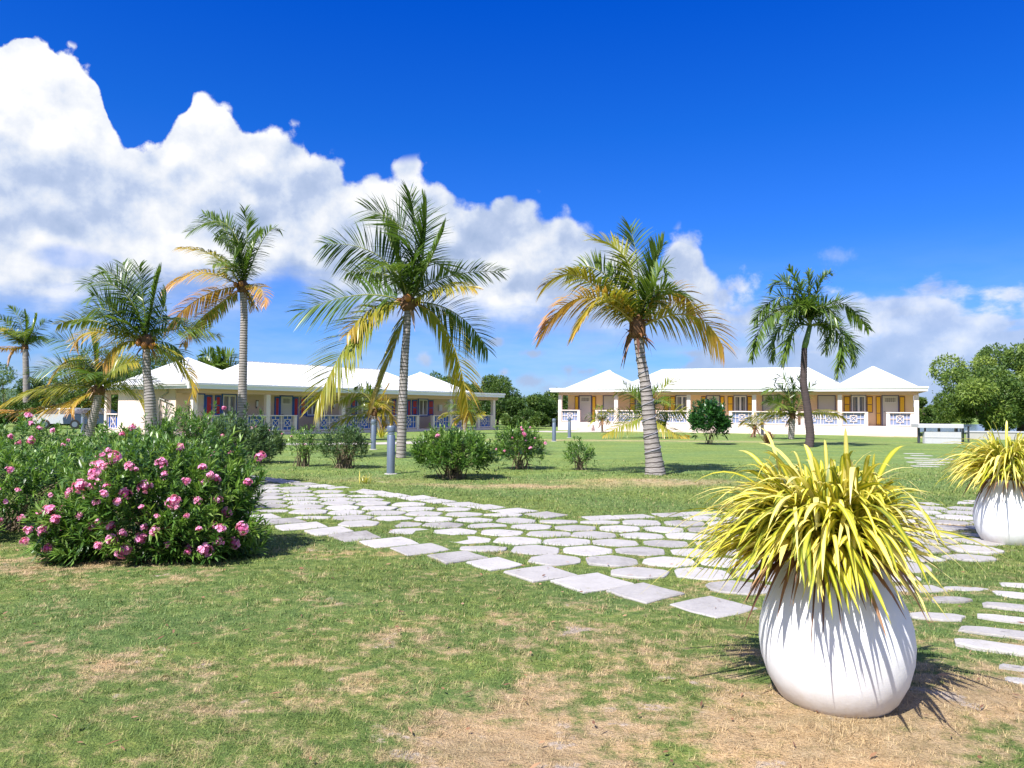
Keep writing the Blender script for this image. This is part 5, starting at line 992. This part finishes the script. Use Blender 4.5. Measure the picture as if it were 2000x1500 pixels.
# far wooded hills as terrain
g = np.random.default_rng(5); xs = np.linspace(-1600, 1600, 400); rows = []
prof_h = 16 + 7 * np.sin(xs / 170.) + 4 * np.sin(xs / 61. + 1) + 1.6 * np.sin(xs / 17.) + g.normal(0, .5, len(xs))
for (yy, k) in ((1000, 0), (1060, .55), (1120, 1.0), (1250, .7), (1500, 0)): rows.append(np.stack([xs, np.full_like(xs, yy), prof_h * k - (.5 if k == 0 else 0) + (g.normal(0, .6, len(xs)) if k else 0)], -1))
V = np.concatenate(rows); a = len(xs); ii = np.arange(len(V)).reshape(5, a); F = np.stack([ii[:-1, :-1], ii[:-1, 1:], ii[1:, 1:], ii[1:, :-1]], -1).reshape(-1, 4)
tag(link('hills', np_mesh('hills', V, F, {'rnd': g.uniform(0, 1, len(V))}), M_hill), kind='structure')
me = bpy.data.meshes.new('water'); me.from_pydata([(31, 64, .01), (90, 58, .01), (130, 112, .01), (60, 118, .01), (36, 96, .01)], [], [(0, 1, 2, 3, 4)]); me.update(); tag(link('water', me, M_water), kind='structure')

# white low wall with slab beside the right cottage
p = G(1806, 866); wr = empty('garden_wall', (p[0], p[1], 0), R(-6)); tag(wr, 'low white wall with a flat slab top right of the yellow shuttered cottage', 'wall')
mb = MB(); mb.box(0, 1.78, 0, .25, -.1, .60)
for i in range(5): mb.box(.03 + .35 * i, .05 + .35 * i, -.012, -.001, .02, .58)
mb.box(0, 1.78, -.02, -.0005, .30, .33); mb.build('lower_panel', M_trunkwhite, wr)
mb = MB(); mb.box(-.35, 1.85, -.15, .8, .80, 1.0, .015); mb.build('slab', M_trunkwhite, wr)
mb = MB(); [mb.box(x, x + .1, .3, .4, -.1, .8) for x in (-.2, .8, 1.66)]; mb.build('support', M_darksteel, wr)
p = G(1876, 864); fr = empty('timber_frame', (p[0], p[1], 0)); tag(fr, 'small dark open frame standing at the right end of the low white wall', 'frame')
mb = MB(); [mb.box(x, x + .07, y, y + .07, -.05, .85) for x in (0, .42) for y in (0, .5)]; mb.build('post', M_darksteel, fr)
mb = MB(); mb.box(-.05, .56, -.06, .64, .85, .9); mb.build('top', M_darksteel, fr)
p = G(1905, 858); lw = empty('garden_wall', (p[0], p[1], 0), R(-4)); tag(lw, 'pale low wall continuing behind the striped plant at right', 'wall')
MB().box(-.4, 5.0, 0, .3, -.1, .42, .02).build('masonry', M_concrete, lw); MB().box(-.45, 5.05, -.04, .34, .422, .50, .01).build('coping', M_trunkwhite, lw)

# parked cars far left
def car(label, px, py, ang, paint, seed):
    p = G(px, py); root = empty('parked_car', (p[0], p[1], 0), ang); tag(root, label, 'car', 'cars parked behind the palms')
    prof = [(-2.1, .35), (-2.15, .75), (-2.0, .98), (-1.75, 1.02), (-1.35, 1.42), (.35, 1.46), (1.05, 1.02), (1.95, .88), (2.15, .6), (2.1, .35)]
    mb = MB(); k = 0
    for (w, ins) in ((-.85, 1), (.85, 1)):
        mb.v += [(x, w * (1 if z < 1.05 else .82), z) for x, z in prof]
    m_ = len(prof); mb.f += [tuple(range(m_)), tuple(range(2 * m_ - 1, m_ - 1, -1))] + [(i, m_ + i, m_ + (i + 1) % m_, (i + 1) % m_) for i in range(m_)]
    mb.build('body', paint, root)
    for sy in (-1, 1):
        for (xa, xb, xc, xd) in ((-1.5, -.55, -.55, -1.25), (-.45, .75, .28, -.45)):
            q = MB(); y0 = sy * .868; y1 = sy * .722; q.poly([(xa, y0, 1.06), (xb, y0, 1.06), (xc, y1, 1.38), (xd, y1, 1.38)]); q.v += [(a_, b_ + sy * .01, c_) for a_, b_, c_ in q.v]; q.f += [(7, 6, 5, 4), (0, 4, 5, 1), (1, 5, 6, 2), (2, 6, 7, 3), (3, 7, 4, 0)]; q.build('window', M_glass, root)
        for x in (-1.35, 1.35):
            w_ = MB(); w_.tube([(x, sy * .70, .32), (x, sy * .88, .32)], .32, 20); wo_ = w_.build('wheel', M_rubber, root, False); MB().tube([(x, sy * .882, .32), (x, sy * .895, .32)], .19, 14).build('rim', M_steel, wo_)
    return root
car('silver car parked beyond the lawn left of the low palm trunk', 138, 837, .2, M_carbody, 1)
car('dark blue car parked beyond the lawn right of the low palm trunk', 196, 837.5, .15, M_carbody2, 2)
# small utility things at the foot of the pink wall
p = G(262, 850); ub = empty('utility_box', (p[0], p[1], 0), R(50)); tag(ub, 'small dark grey utility box at the foot of the pink side wall', 'utility box')
MB().box(-.28, .28, -.2, .2, -.05, .34, .02).build('casing', M_darksteel, ub); MB().box(-.3, .3, -.22, .22, .342, .37).build('lid', M_steel, ub)
